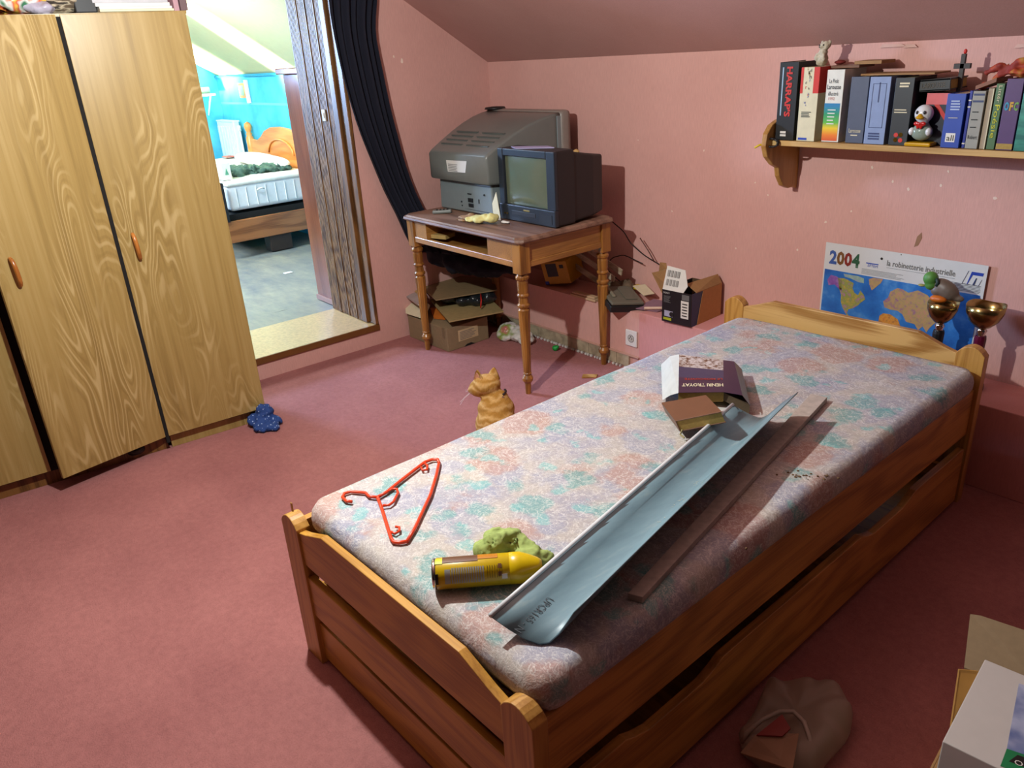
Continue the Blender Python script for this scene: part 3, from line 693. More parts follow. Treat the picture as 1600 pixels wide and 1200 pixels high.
# remote control
P = at(680, 331, z=TH+.01)
rc = thing('remote_control', 'small grey remote control on the left end of the table', 'remote control', (P.x+.02, P.y+.03, TH+.001), math.radians(-38))
MB().box((-.02, -.05, 0), (.02, .05, .018)).build('body', M('grey_remote_shell', '7a807c', .4), rc, bevel=.007, seg=3)
mb = MB()
for i in range(3):
    for j in range(4): mb.box((-.014+i*.011, -.03+j*.018, .018), (-.007+i*.011, -.021+j*.018, .0205))
tag(mb.build('button', m_black, rc), kind='stuff')
# cloths and papers on the table
tag(blob('yellow_cloth', [((.80, -.735, .79), (.05, .04, .016)), ((.85, -.71, .795), (.045, .04, .02)), ((.76, -.76, .785), (.03, .03, .012))], .006, M('pale_yellow_cloth', 'd8d08a', .9), wob=.012, wscale=22), 'crumpled pale yellow duster on the table before the small television', 'cloth')
tag(blob('brown_paper_scrap', [((.66, -.72, .778), (.06, .025, .008)), ((.70, -.70, .785), (.035, .02, .014)), ((.69, -.76, .775), (.045, .012, .006))], .005, M('kraft_paper', '9a7856', .8), wob=.008), 'torn brown kraft paper lying left of the yellow duster', 'paper')
A_, B2, C2, D2 = at(775, 300, y=-.63), at(783, 347, y=-.63), at(771, 338, y=-.63), at(769, 318, y=-.63)
tag(MB().quadbox([A_, B2, C2, D2], (0, .002, 0)).build('paper_sheet', m_cream), 'cream paper piece standing between the two televisions', 'paper')
tag(blob('tissue', [((.905, -.665, .775), (.02, .012, .007)), ((.925, -.66, .774), (.012, .012, .006))], .003, m_white, wob=.004), 'tiny white crumpled tissue at the foot of the small television', 'tissue')

# ------------------------------------------------------------------ things on the bed
ZM = MZ+.001
m_orangep = M('orange_red_plastic', 'e0421c', .35)
hg = thing('clothes_hanger', 'orange-red plastic clothes hanger lying on the mattress foot end', 'hanger', (0, 0, 0))
hp = lambda *q, z=ZM+.007: [at(a, b, z=z) for a, b in q]
MB().tube(hp((550,784),(541,783),(535,777),(538,771),(548,768),(560,769),(571,770),(577,776),(590,777)), .0042).build('hook', m_orangep, hg, smooth=True)
MB().tube(hp((590,777),(604,769),(625,752),(648,734),(664,722),(675,718),(684,718),(686,724)), .0045).build('arm', m_orangep, hg, smooth=True)
MB().tube(hp((590,777),(597,796),(605,822),(611,841),(615,847),(624,848),(636,846)), .0045).build('arm', m_orangep, hg, smooth=True)
MB().tube(hp((686,724),(682,742),(673,772),(660,800),(648,826),(636,846)), .0045).build('bottom_bar', m_orangep, hg, smooth=True)
MB().tube(hp((598,790),(608,789),(615,784),(622,770),(620,764),(612,764),(600,772)), .0035).build('neck_loop', m_orangep, hg, smooth=True)
MB().tube(hp((658,730),(660,735),(667,734),(668,728),(664,724)), .0032).build('strap_hook', m_orangep, hg, smooth=True)
MB().tube(hp((611,831),(617,834),(624,830),(624,824),(618,823)), .0032).build('strap_hook', m_orangep, hg, smooth=True)
# aerosol can
zc = ZM+.034; A, B_ = at(676, 897, z=zc), at(847, 884, z=zc); ax = (B_-A); LEN = ax.length; ax.normalize()
rt = Z.cross(ax).normalized(); up2 = ax.cross(rt)
cm = Matrix((rt, up2, ax)).transposed().to_4x4(); cm.translation = A
can = thing('spray_can', 'yellow spray can lying on its side on the mattress', 'can', (0, 0, 0))
m_cany = M('yellow_can_enamel', 'c8a808', .3); R_ = .033
def frac(f): return LEN*f
MB().lathe([(.0, .004), (.026, .0), (R_-.001, .001), (R_, .005), (R_-.001, .009)], 28, cm).build('base_rim', m_chrome, can, smooth=True)
MB().lathe([(R_-.002, .008), (R_-.0005, .010), (R_-.0005, frac(.70)), (R_-.003, frac(.72))], 28, cm).build('body', m_cany, can, smooth=True)
MB().lathe([(R_-.002, frac(.70)), (R_, frac(.705)), (R_, frac(.80)), (R_-.006, frac(.88)), (R_-.014, frac(.96)), (R_-.02, frac(1.0)), (.0, frac(1.0))], 28, cm).build('cap', M('yellow_can_cap', 'd8b808', .3), can, smooth=True)
def cpatch(name, a0, a1, f0, f1, mat, rad=R_-.0002):
    mb = MB(); n = 8; rr = []
    for k in range(n+1):
        a = math.radians(a0+(a1-a0)*k/n); rr.append([cm @ Vector((rad*math.cos(a), rad*math.sin(a), frac(f))) for f in (f0, f1)]+[cm @ Vector(((rad+.0005)*math.cos(a), (rad+.0005)*math.sin(a), frac(f))) for f in (f1, f0)])
    mb.loft(rr); return mb.build(name, mat, can)
# angle 0 = rt side, 90 = up; the side towards the camera is found from the view vector
vd = (CAM-A).normalized(); va = math.degrees(math.atan2(vd.dot(up2), vd.dot(rt)))
s_ = 1 if (math.cos(math.radians(va))*1 > 0) else -1
def aa(d): return va-d*s_     # d>0 runs down towards the mattress on the camera side
m_gp = M('grey_print', '9a9a94', .5); m_bp = M('brown_print', '6a4428', .45)
cpatch('brown_print', aa(-75), aa(-38), .10, .42, m_bp)
cpatch('orange_print', aa(-75), aa(-45), .42, .60, M('amber_print', 'c07c14', .4))
cpatch('grey_print', aa(-12), aa(42), .12, .17, m_gp)
for k in range(14): cpatch('small_print', aa(-16), aa(42), .18+k*.0215, .18+k*.0215+.013, m_gp)
for k in range(7): cpatch('small_print', aa(-16), aa(30), .50+k*.022, .50+k*.022+.005, M('olive_print', '7a6a10', .5))
cpatch('green_print', aa(-62), aa(-34), .035, .10, M('lime_sticker', 'c8d828', .4))
cpatch('black_print', aa(2), aa(42), .035, .06, m_ink)
cpatch('white_print', aa(18), aa(36), .63, .68, m_white)
cpatch('black_print', aa(-20), aa(-4), .60, .63, m_bp); cpatch('black_print', aa(8), aa(24), .60, .63, m_bp)
m_lime = M('lime_green_microfibre', 'a0b468', .95, 0, .25, 90, bump=.5)
def gp(px, py, z): p = at(px, py, z=z); return (p.x, p.y, p.z)
def fcl(v): return 0
o = blob('cleaning_cloth', [(gp(760, 857, ZM+.02), (.026, .036, .019), Matrix.Rotation(.7, 3, 'Z')), (gp(778, 848, ZM+.03), (.034, .036, .028)), (gp(798, 845, ZM+.03), (.028, .03, .024)), (gp(815, 847, ZM+.03), (.026, .02, .018)), (gp(828, 851, ZM+.03), (.014, .012, .012)), (gp(828, 868, ZM+.018), (.03, .03, .02)), (gp(850, 869, ZM+.014), (.018, .02, .015))], .004, m_lime, smooth=3, wob=.012, wscale=26)
tag(o, 'lime green cleaning cloth crumpled behind the yellow spray can', 'cloth')
# gutter section
gt = thing('gutter_section', 'long pale grey curved plastic channel lying across the mattress', 'channel', (0, 0, 0))
rails = [((766, 962, .556), (1145, 632, .556)), ((769, 965, .554), (1147, 634, .554)), ((796, 984, .527), (1160, 642, .529)), ((820, 998, .514), (1172, 648, .516)), ((843, 1006, ZM+.003), (1184, 653, ZM+.004)), ((858, 1004, ZM+.004), (1191, 653, ZM+.006)), ((874, 990, .528), (1200, 649, .530)), ((889, 969, .565), (1222, 630, .567)), ((897, 957, .602), (1247, 613, .606))]
Npt = [at(a, b, z=z) for (a, b, z), _ in rails]; Fpt = [at(a, b, z=z) for _, (a, b, z) in rails]
m_gut = (lambda t: t.out(t.ramp(t.noise(t.coords((8, 1.2, 8)), 6, 4, .6).outputs[0], [(.3, '6f8c98'), (.6, '7a98a3'), (.8, '94a8aa')]), .42, 0, .5))(NT('pale_blue_grey_pvc'))
mb = MB(); NS = 12
vv = [[mb.bm.verts.new(Npt[i].lerp(Fpt[i], k/NS)) for i in range(1, 9)] for k in range(NS+1)]
for k in range(NS):
    for i in range(7): mb.bm.faces.new((vv[k][i], vv[k+1][i], vv[k+1][i+1], vv[k][i+1]))
mb.build('channel', m_gut, gt, smooth=True, solid=.0028)
MB().tube([Npt[0].lerp(Fpt[0], k/6) for k in range(7)], .0052, 8).build('rolled_lip', M('white_pvc_lip', 'd4dade', .35), gt, smooth=True)
xd = (Fpt[3]-Npt[3]).normalized()
G = lambda f, g: Npt[2].lerp(Fpt[2], f).lerp(Npt[3].lerp(Fpt[3], f), g)
yd_ = (G(.05, 1)-G(.05, 0)).normalized()
text('UPCR165 - N', M('grey_stamp_ink', '4c565c', .6), gt, G(.105, .15), -xd, yd_, .015, .112, lift=.0026)
# scuffs on the gutter
mb = MB()
for k in range(34):
    f = random.uniform(.42, .62); i = random.choice((4, 5, 6)); a = Npt[i].lerp(Fpt[i], f); b = Npt[i+1].lerp(Fpt[i+1], f+random.uniform(-.02, .02)); g = random.random()
    a = a.lerp(b, g*.5); b = a.lerp(b, random.uniform(.3, .8)); e = xd*.0007
    mb.quadbox([a+Z*.0022, b+Z*.0022, b+e+Z*.0022, a+e+Z*.0022], (0, 0, .0004))
tag(mb.build('scuff_mark', M('pale_scuff', 'd8dccb', .6), gt), kind='stuff')
# flat slat
sl_ = [at(981, 937, z=ZM), at(1004, 943, z=ZM), at(1292, 628, z=ZM), at(1266, 623, z=ZM)]
m_slat = M('chalky_white_slat', 'b8ada4', .8, 0, .22, 60)
tag(MB().quadbox(sl_, (0, 0, .016)).build('wooden_slat', m_slat, bevel=.001), 'long flat whitish wooden slat on the mattress beside the channel', 'slat')
# brown hardback resting on the gutter lip
m_leather = M('tan_leatherette', '6e4a34', .4, 0, .1)
m_pages = M('yellowed_pages', 'b09450', .85, 0, .2, 160)
bk = thing('book', 'brown hardback book resting on the lip of the pale channel', 'book', (0, 0, 0))
tp = [at(1033, 629, z=.553), at(1103, 617, z=.600), at(1128, 643, z=.606), at(1055, 658, z=.560)]
nrm = (tp[1]-tp[0]).cross(tp[3]-tp[0]).normalized(); nrm = nrm if nrm.z < 0 else -nrm
c = sum(tp, Vector())/4; ins_ = [c+(p-c)*.965 for p in tp]
MB().quadbox(tp, nrm*.003).build('front_cover', m_leather, bk, bevel=.0008)
MB().quadbox([p+nrm*.034 for p in tp], nrm*.003).build('back_cover', m_leather, bk, bevel=.0008)
MB().quadbox([p+nrm*.003 for p in ins_], nrm*.031).build('page_block', m_pages, bk)
e = (tp[1]-tp[0]).normalized()
MB().quadbox([tp[0], tp[3], tp[3]+e*.003, tp[0]+e*.003], nrm*.037).build('spine', m_leather, bk, bevel=.0008)
MB().tube([tp[3]+nrm*.03+e*.01, tp[3]+nrm*.04+Vector((.006, -.008, 0)), tp[3]+nrm*.044+Vector((.022, -.012, 0))], .0025, 6).build('ribbon_marker', M('pale_olive_ribbon', '9a9060', .8), bk)
# novel in a loose dust jacket
nv = thing('book', 'open-jacketed novel with purple cover lying upside down behind brown book', 'book', (0, 0, 0))
m_purp = M('dark_purple_jacket', '3a2440', .3, 0, .1); m_ind = M('indigo_jacket', '3a3858', .3, 0, .1)
m_snow = (lambda t: t.out(t.ramp(t.noise(t.coords(), 70, 4, .7).outputs[0], [(.42, '6a4a34'), (.52, 'b8b0ac'), (.7, 'd0ccd0')]), .35))(NT('snowy_branches_print'))
Fp = [at(1033, 570, z=.530), at(1061, 554, z=.582), at(1130, 563, z=.572), at(1147, 565, z=.568), at(1159, 577, z=.540)]
Np = [at(1035, 625, z=.518), at(1060, 614, z=.578), at(1131, 613, z=.572), at(1160, 618, z=.566), at(1172, 634, z=.540)]
def sheet(a, b, c_, d, mat, name): return MB().quadbox([a, b, c_, d], (0, 0, .0008)).build(name, mat, nv)
MB().loft([[Fp[0], Np[0], Np[0]+Z*.0008, Fp[0]+Z*.0008], [Fp[0].lerp(Fp[1], .5)+Z*.012, Np[0].lerp(Np[1], .5)+Z*.004, Np[0].lerp(Np[1], .5)+Z*.0048, Fp[0].lerp(Fp[1], .5)+Z*.0128], [Fp[1], Np[1], Np[1]+Z*.0008, Fp[1]+Z*.0008]]).build('jacket_flap', M('white_flap', 'c8ccc8', .35, 0, .1), nv)
q = lambda i, f: Fp[i].lerp(Np[i], f)
sheet(q(1, 0), q(2, 0), q(2, .34), q(1, .34), m_snow, 'jacket_cover'); sheet(q(1, .34), q(2, .34), q(2, .62), q(1, .62), m_ind, 'jacket_cover')
sheet(q(1, .62), q(2, .62), q(2, 1), q(1, 1), m_purp, 'jacket_cover')
sheet(q(2, 0), q(3, 0), q(3, 1), q(2, 1), m_purp, 'jacket_spine'); sheet(q(3, 0), q(4, 0), q(4, 1), q(3, 1), M('plum_jacket', '4a2438', .3), 'jacket_back')
xd = (q(1, .9)-q(2, .9)).normalized(); yd = (Fp[1]-Np[1]).normalized()*-1
wcv = (q(2, .9)-q(1, .9)).length
text('HENRI TROYAT', m_cream, nv, q(2, .76)+Z*.0012+xd*.002, xd, yd, .022, wcv*.92, lift=.001, bold=.03)
text('LE MOSCOVITE', M('red_title_ink', 'b03a2a', .5), nv, q(2, .60)+Z*.0012+xd*.004, xd, yd, .013, wcv*.86, lift=.001, bold=.02)
text('TROYAT', m_cream, nv, q(2, .45)+Z*.0012+(q(3, .4)-q(2, .4))*.75, (Fp[2]-Np[2]).normalized(), -(q(3, .4)-q(2, .4)).normalized(), .007, .03, lift=-.001)
MB().quadbox([q(2, .04)-Z*.004, q(4, .04)-Z*.004, q(4, .97)-Z*.004, q(2, .97)-Z*.004], (0, 0, -.026)).build('page_block', M('dark_page_block', '5a4a34', .8, 0, .2, 120), nv)
MB().quadbox([q(1, .02)-Z*.004, q(2, .02)-Z*.004, q(2, .97)-Z*.004, q(1, .97)-Z*.004], (0, 0, -.03)).build('page_block', m_pages, nv)
MB().quadbox([q(1, .0)-Z*.036, q(4, -.02)-Z*.032, q(4, 1.02)-Z*.032, q(1, 1)-Z*.036], (0, 0, -.002)).build('back_cover', m_white, nv)
# loose crumbs
mb = MB()
for k in range(26):
    P = at(random.gauss(1262, 22), random.gauss(743, 4), z=ZM); s_ = random.uniform(.0015, .004); mb.ball(P+Z*s_*.5, (s_, s_, s_*.6), 6)
P = at(1166, 857, z=ZM); mb.ball(P, .003, 6)
tag(mb.build('crumbs', M('brown_crumbs', '6a5238', .9)), 'scatter of brown crumbs on the mattress right of the slat', 'crumbs', kind='stuff')
# small wooden peg behind the foot post
P = B(.030, .022, .44)
tag(MB().box((P.x-.005, P.y-.0, .460), (P.x+.003, P.y+.003, .486)).build('wood_splinter', m_pine_h), 'small pale wood splinter standing on the left foot post', 'splinter')

# ------------------------------------------------------------------ shelf with books
SHZ = 1.15
sh = thing('wall_shelf', 'pine wall shelf with scroll bracket on the pink back wall', 'shelf', (2.03, 0, 1.13))
MB().box((.012, -.205, 0), (1.6, -.001, .02)).build('board', wood('pale_shelf_board', 'c9a468', 'a07a40', 'x', 14, 6, .45), sh, bevel=.002)
pf = [(-.001, 1.225), (-.12, 1.232), (-.173, 1.22), (-.21, 1.207), (-.24, 1.175), (-.247, 1.132), (-.228, 1.089), (-.185, 1.054), (-.146, 1.037), (-.136, 1.002), (-.103, .96), (-.06, .944), (-.03, .946), (-.001, .935)]
MB().quadbox([(-.011, y, z-1.13) for y, z in pf], (.022, 0, 0)).build('scroll_bracket', wood('pine_bracket', 'b88c4c', '96692e', 'z', 14, 6, .4), sh, bevel=.003)
MB().quadbox([(1.35, y, z-1.13) for y, z in pf if z < 1.13], (.022, 0, 0)).build('scroll_bracket', bpy.data.materials['pine_bracket'], sh, bevel=.003)
def book(x0, x1, zt, y0, dep, mat, label, pages=True, group='books standing on the shelf', lean=0, z0=SHZ+.001):
    t = thing('book', label, 'book', ((x0+x1)/2, y0, z0), 0, group); w = (x1-x0)/2-.0012; h = zt-z0
    if lean: t.rotation_euler = (0, lean, 0)
    MB().box((-w, 0, 0), (w, .0035, h)).build('spine', mat, t, bevel=.0012)
    MB().box((-w, .0035, 0), (-w+.002, dep, h)).build('cover', mat, t); MB().box((w-.002, .0035, 0), (w, dep, h)).build('cover', mat, t)
    MB().box((-w+.002, .0036, .003), (w-.002, dep-.004, h-.003)).build('page_block', m_cream, t)
    return t, w, h
def sp(t, x0, x1, z0, z1, mat, name='print'): return MB().box((x0, -.0008, z0), (x1, .0002, z1)).build(name, mat, t)
Dn = Vector((0, 0, -1)); 
bw = M('beige_spine', 'd6cfae', .5); 
t, w, h = book(2.046, 2.127, 1.431, -.195, .17, m_black, 'thick black dictionary with red HARRAP\'S lettering, first on shelf')
text("HARRAP'S", m_red, t, (-.008, -.0008, h-.016), Dn, X, .026, .178, bold=.035)
sp(t, -.026, -.021, h-.19, h-.018, M('pale_blue_print', '9ab4c8', .5)); lines(t, m_white, (-.018, -.0008, .012), X, Z, .026, .022, 2, frac=.7, ragged=.1)
t, w, h = book(2.138, 2.214, 1.411, -.195, .16, bw, 'cream and red dictionary second from the left on the shelf')
sp(t, -w, -w+.010, h-.09, h, m_red); sp(t, w-.022, w, h-.09, h, m_red); MB().box((w-.0005, .0, h-.09), (w+.0006, .155, h)).build('print', m_red, t)
lines(t, m_ink, (-.024, -.0008, .085), X, Z, .042, .022, 4, frac=.5)
for k in range(16):
    c_ = random.choice((m_red, m_blue, m_ink, M('orange_speck', 'c88a40', .5)) if k == 0 else (m_red, m_blue, m_ink, m_gold))
    fz = random.random(); text(random.choice('abdefgikmnrs'), c_, t, (-.018+random.random()*.028*(.4+.6*fz), -.0008, .125+.125*fz), X, Z, .006+.005*fz)
sp(t, -.030, .006, .004, .012, m_blue)
t, w, h = book(2.236, 2.305, 1.40, -.185, .15, M('white_spine', 'dcdcd2', .5), 'white dictionary with rainbow lower spine, third on the shelf')
m_rain = NT('rainbow_print'); g = m_rain.n('ShaderNodeSeparateXYZ'); m_rain.l(m_rain.coords(), g.inputs[0])
m_rb = m_rain.out(m_rain.ramp(m_rain.math('MULTIPLY', g.outputs[2], 1/.135), [(0, 'c8421c'), (.18, 'e0781c'), (.36, 'e0c020'), (.5, '5ab040'), (.72, '209060'), (.93, '1c78a8')]), .45)
sp(t, -w, w-.006, .004, .135, m_rb)
text('Le Petit', m_ink, t, (-.022, -.0008, h-.045), X, Z, .014, .035); text('Larousse', m_ink, t, (-.028, -.0008, h-.066), X, Z, .016, .052, bold=.01); text('illustré', m_ink, t, (-.022, -.0008, h-.088), X, Z, .014, .038)
text('1992', M('faint_red_ink', 'c88a80', .6), t, (-.020, -.0008, .146), X, Z, .010, .024); lines(t, m_white, (-.018, -.001, .06), X, Z, .032, .06, 5, frac=.3)
t, w, h = book(2.330, 2.398, 1.375, -.185, .15, M('slate_blue_spine', '4a5266', .5), 'dark slate blue dictionary left of the light blue one')
text('Larousse', m_cream, t, (-.022, -.0008, .036), X, Z, .014, .044); lines(t, m_cream, (-.014, -.0008, .024), X, Z, .028, .007, 1)
t, w, h = book(2.402, 2.478, 1.374, -.190, .15, M('light_blue_spine', '7f92b8', .5), 'light blue dictionary fifth from the left on the shelf')
m_nav = M('navy_ink', '2c3a66', .5)
for z_ in (.055, .20): sp(t, -.024, .024, z_, z_+.0015, m_nav)
for x_ in (-.024, .0225): sp(t, x_, x_+.0015, .055, .20, m_nav)
sp(t, -.002, .002, .14, .205, m_nav); lines(t, m_nav, (-.022, -.0008, .014), X, Z, .044, .026, 3, frac=.6)
t, w, h = book(2.492, 2.558, 1.370, -.190, .16, M('charcoal_spine', '22262a', .45), 'charcoal black reference book with gold dots right of the light blue one')
lines(t, m_cream, (-.016, -.0008, h-.032), X, Z, .034, .018, 2, frac=.6, ragged=.1); lines(t, m_cream, (-.024, -.0008, .105), X, Z, .044, .016, 2, frac=.4, ragged=.1)
for dx, dz, mm in ((-.008, .018, m_gold), (.009, .017, m_red), (-.008, .034, m_red), (.008, .035, m_gold)):
    MB().lathe([(.0075, 0), (.0075, .0012)], 12, Matrix.Translation((dx, .0, dz)) @ Matrix.Rotation(math.pi/2, 4, 'X')).build('print', mm, t)
t, w, h = book(2.585, 2.662, 1.318, -.150, .13, M('dark_navy_cover', '14182c', .45), 'dark book with pink top and red stripe behind the bird figurine')
sp(t, -w, w, h-.036, h, M('salmon_pink_print', 'e06a70', .5)); 
MB().quadbox([(-.01, -.0006, h-.036), (.006, -.0006, h-.036), (w, -.0006, h-.075), (w, -.0006, h-.095)], (0, -.0006, 0)).build('print', m_red, t)
t, w, h = book(2.668, 2.728, 1.319, -.190, .15, M('royal_blue_spine', '1f44a4', .45), 'royal blue dictionary with a white square label')
lines(t, M('pale_ink', 'a8b8d8', .5), (-.014, -.0008, h-.052), X, Z, .03, .034, 4, frac=.5, ragged=.15); lines(t, m_cream, (-.016, -.0008, .092), X, Z, .03, .004, 1)
sp(t, -.016, .014, .018, .046, m_white); text('all', m_ink, t, (-.012, -.001, .022), X, Z, .018, .022)
t, w, h = book(2.731, 2.742, 1.327, -.180, .14, M('deep_blue_spine', '22349a', .45), 'thin deep blue book squeezed beside the royal blue one')
for z_ in (.012, .125, .145): sp(t, -w, w, z_, z_+.004, m_white)
t, w, h = book(2.745, 2.785, 1.327, -.190, .14, M('grey_spine', '9a9a92', .6), 'grey paperback with black print on its spine')
for z_ in (.162, .142): sp(t, -w+.003, w-.003, z_, z_+.006, m_nav)
lines(t, m_ink, (-.012, -.0008, .06), X, Z, .024, .07, 3, frac=.14); text('Robert', m_ink, t, (-.014, -.0008, .03), X, Z, .012, .028)
t, w, h = book(2.787, 2.806, 1.334, -.185, .14, M('beige_grey_spine', 'a89a84', .7), 'beige paperback right of the grey one'); sp(t, w-.003, w, 0, h, m_cream)
t, w, h = book(2.808, 2.834, 1.348, -.185, .15, M('green_spine', '4a7048', .5), 'green book with yellow script lettering on the shelf')
text('Poésie', M('bright_yellow_ink', 'c8c820', .5), t, (-.006, -.0008, .135), Dn, X, .014, .10); text('Littér', m_cream, t, (-.004, -.0008, h-.006), Dn, X, .010, .05)
t, w, h = book(2.838, 2.887, 1.362, -.190, .15, M('purple_spine', '54386c', .5), 'purple book with coloured OFC letters on the shelf')
text('O', M('cyan_ink', '2c94b8', .5), t, (-.019, -.0008, .118), X, Z, .026, .013, bold=.05); text('F', M('amber_ink', 'c89a30', .5), t, (-.004, -.0008, .118), X, Z, .026, .010, bold=.05); text('C', M('leaf_ink', '6aa048', .5), t, (.008, -.0008, .118), X, Z, .026, .012, bold=.05)
sp(t, -w, w, .003, .02, m_pages)
t, w, h = book(2.889, 2.940, 1.358, -.190, .15, (lambda t: t.out(t.ramp(t.noise(t.coords((1, 1, 3)), 12, 2).outputs[0], [(.4, '1c6a62'), (.6, '3a9480')]), .4))(NT('teal_spine')), 'teal book at the right edge of the view on the shelf')
t, w, h = book(2.943, 3.00, 1.35, -.190, .15, M('maroon_spine', '5a2430', .5), 'maroon book beyond the teal one on the shelf')
# pile on top
t = thing('book', 'black encyclopaedia lying flat across the books behind the cross', 'book', (2.613, -.165, 1.3215), (0, -.06, 0))
MB().box((-.05, 0, 0.004), (.05, .13, .008)).build('cover', m_black, t); MB().box((-.05, 0, .036), (.05, .13, .041)).build('cover', m_black, t); MB().box((-.05, 0, .004), (.05, .004, .041)).build('spine', m_black, t, bevel=.001); MB().box((-.048, .004, .008), (.048, .125, .036)).build('page_block', m_pages, t)
text('LAROUSSE', M('dull_bronze_ink', '4a3c2a', .5), t, (-.04, -.0008, .014), X, Z, .016, .075)
for k, (x0, x1, z0, z1, y0, y1, c_, lb) in enumerate(((2.215, 2.325, 1.402, 1.411, -.13, -.02, m_leather, 'worn brown booklet lying on top of the rainbow dictionary'), (2.30, 2.40, 1.4125, 1.424, -.12, -.02, m_card, 'brown paperback lying on the slate blue dictionary'))):
    tag(MB().box((x0, y0, z0), (x1, y1, z1)).build('booklet', c_, bevel=.001), lb, 'book')
tag(MB().box((2.345, -.15, 1.3765), (2.60, -.03, 1.382)).build('cardboard_sheet', m_card), 'flat brown card lying across the blue dictionaries', 'card')
cr_ = thing('crucifix', 'small dark wooden cross standing at the end of the black encyclopaedia', 'cross', (2.664, -.10, 1.3195))
m_cross = M('dark_grey_wood', '3a3430', .6)
MB().box((-.007, -.006, 0), (.007, .006, .115)).build('upright', m_cross, cr_, bevel=.001); MB().box((-.026, -.006, .07), (.026, .006, .086)).build('crossbar', m_cross, cr_, bevel=.001)
MB().ball((.002, 0, .122), (.006, .005, .008), 8).build('red_tip', m_red, cr_, smooth=True)
# fluffy mouse
m_plush = M('off_white_plush', 'c8bfa8', .95, 0, .25, 120, bump=.5)
mo = thing('plush_mouse', 'small off-white plush animal sitting on the cream dictionary', 'plush toy', (2.172, -.12, 1.412))
blob('body', [((0, 0, .022), (.022, .022, .024)), ((.004, -.004, .045), (.016, .017, .018)), ((.012, -.006, .068), (.018, .017, .016)), ((-.004, .002, .08), (.007, .005, .008)), ((.024, .0, .078), (.009, .006, .010)), ((-.012, -.016, .03), (.008, .008, .014)), ((.016, -.018, .028), (.008, .008, .014)), ((.0, -.02, .065), (.006, .007, .005))], .0035, m_plush, mo, wob=.003, wscale=90)
for dx in (-.0015, .014): MB().ball((dx, -.0225, .071), .0028, 8).build('eye', m_black, mo, smooth=True)
MB().ball((.001, -.027, .065), .0022, 8).build('nose', m_black, mo, smooth=True)
tag(blob('red_pouch', [((2.212, -.06, 1.42), (.022, .02, .008))], .004, M('dark_red_cloth', '7a2420', .8)), 'small dark red pouch behind the plush animal', 'pouch')
# generic ceramic bird figurine on a yellow base
df = thing('bird_figurine', 'glossy ceramic bird with red bow on a yellow base before the books', 'figurine', (2.598, -.178, SHZ+.001))
m_cer = M('white_glazed_ceramic', 'd8dadc', .12, 0, .04, spec=.7); m_cerg = M('grey_green_glaze', '8a9a8c', .12); m_cery = M('yellow_glaze', 'c89818', .15); m_cerr = M('red_glaze', 'b8201c', .15)
blob('body', [((0, 0, .045), (.036, .026, .028)), ((0, 0, .065), (.022, .019, .02))], .003, m_cerg, df)
blob('head', [((0, -.002, .104), (.030, .028, .030)), ((0, .0, .08), (.018, .017, .016))], .003, m_cer, df)
blob('beak', [((.0, -.030, .094), (.015, .012, .006)), ((0, -.028, .101), (.008, .008, .006))], .0022, m_cery, df)
blob('bow', [((-.011, -.024, .074), (.010, .005, .008)), ((.011, -.024, .074), (.010, .005, .008)), ((0, -.026, .074), (.005, .005, .005)), ((-.005, -.026, .064), (.005, .003, .008)), ((.006, -.026, .064), (.005, .003, .008))], .002, m_cerr, df)
for s_ in (-1, 1):
    MB().ball((s_*.028, -.014, .048), (.010, .011, .013), 12).build('wing', m_cer, df, smooth=True)
    MB().ball((s_*.012, -.0275, .110), (.0045, .003, .006), 10).build('eye', m_ink, df, smooth=True)
MB().box((-.044, -.026, 0), (.044, .026, .013)).build('base', m_cery, df, bevel=.005, seg=3)
# red and orange scarf on the right hand books
m_scarf = (lambda t: t.out(t.ramp(t.noise(t.coords((1, 1, 1)), 22, 2).outputs[0], [(.42, '8a2a20'), (.52, 'b04a24'), (.62, 'b08030')]), .7))(NT('red_orange_scarf'))
pts = lambda l: [at(a, b, y=-.13) for a, b in l]
tag(blob('scarf', [((2.86, -.12, 1.378), (.05, .05, .014)), ((2.93, -.12, 1.385), (.05, .05, .02))], .005, m_scarf, wob=.01, wscale=30, tubes=[(pts([(1530,140),(1545,128),(1560,120),(1580,112),(1605,108)]), .007), (pts([(1540,116),(1552,107),(1568,102),(1582,106)]), .008), (pts([(1560,118),(1578,108),(1592,98),(1610,94)]), .010)]), 'red and orange scarf bundled on top of the right hand books', 'scarf')
tag(MB().quadbox([(2.742, -.17, 1.329), (2.80, -.17, 1.352), (2.80, -.04, 1.352), (2.742, -.04, 1.329)], (0, 0, .012)).build('booklet', M('brown_booklet_cover', '8a5a44', .6)), 'brown booklet tilted on the grey paperback under the scarf', 'book')
# cord with a yellow tab hanging at the bracket
P = at(1208, 224, y=-.21)
cd_ = thing('cord_bundle', 'knotted black cord with yellow tab at the shelf bracket', 'cord', (0, 0, 0))
for k in range(5):
    a0 = k*1.1; MB().tube([Vector((2.05+.028*math.cos(a0+j*.6), -.218-.006*math.sin(j*1.3+k), 1.142+.016*math.sin(a0+j*.6))) for j in range(9)], .0035, 6).build('loop', m_black, cd_, smooth=True)
MB().tube([(2.035, -.222, 1.14), (2.015, -.25, 1.135), (1.999, -.256, 1.125)], .004, 6).build('yellow_tab', m_yellow, cd_, smooth=True)

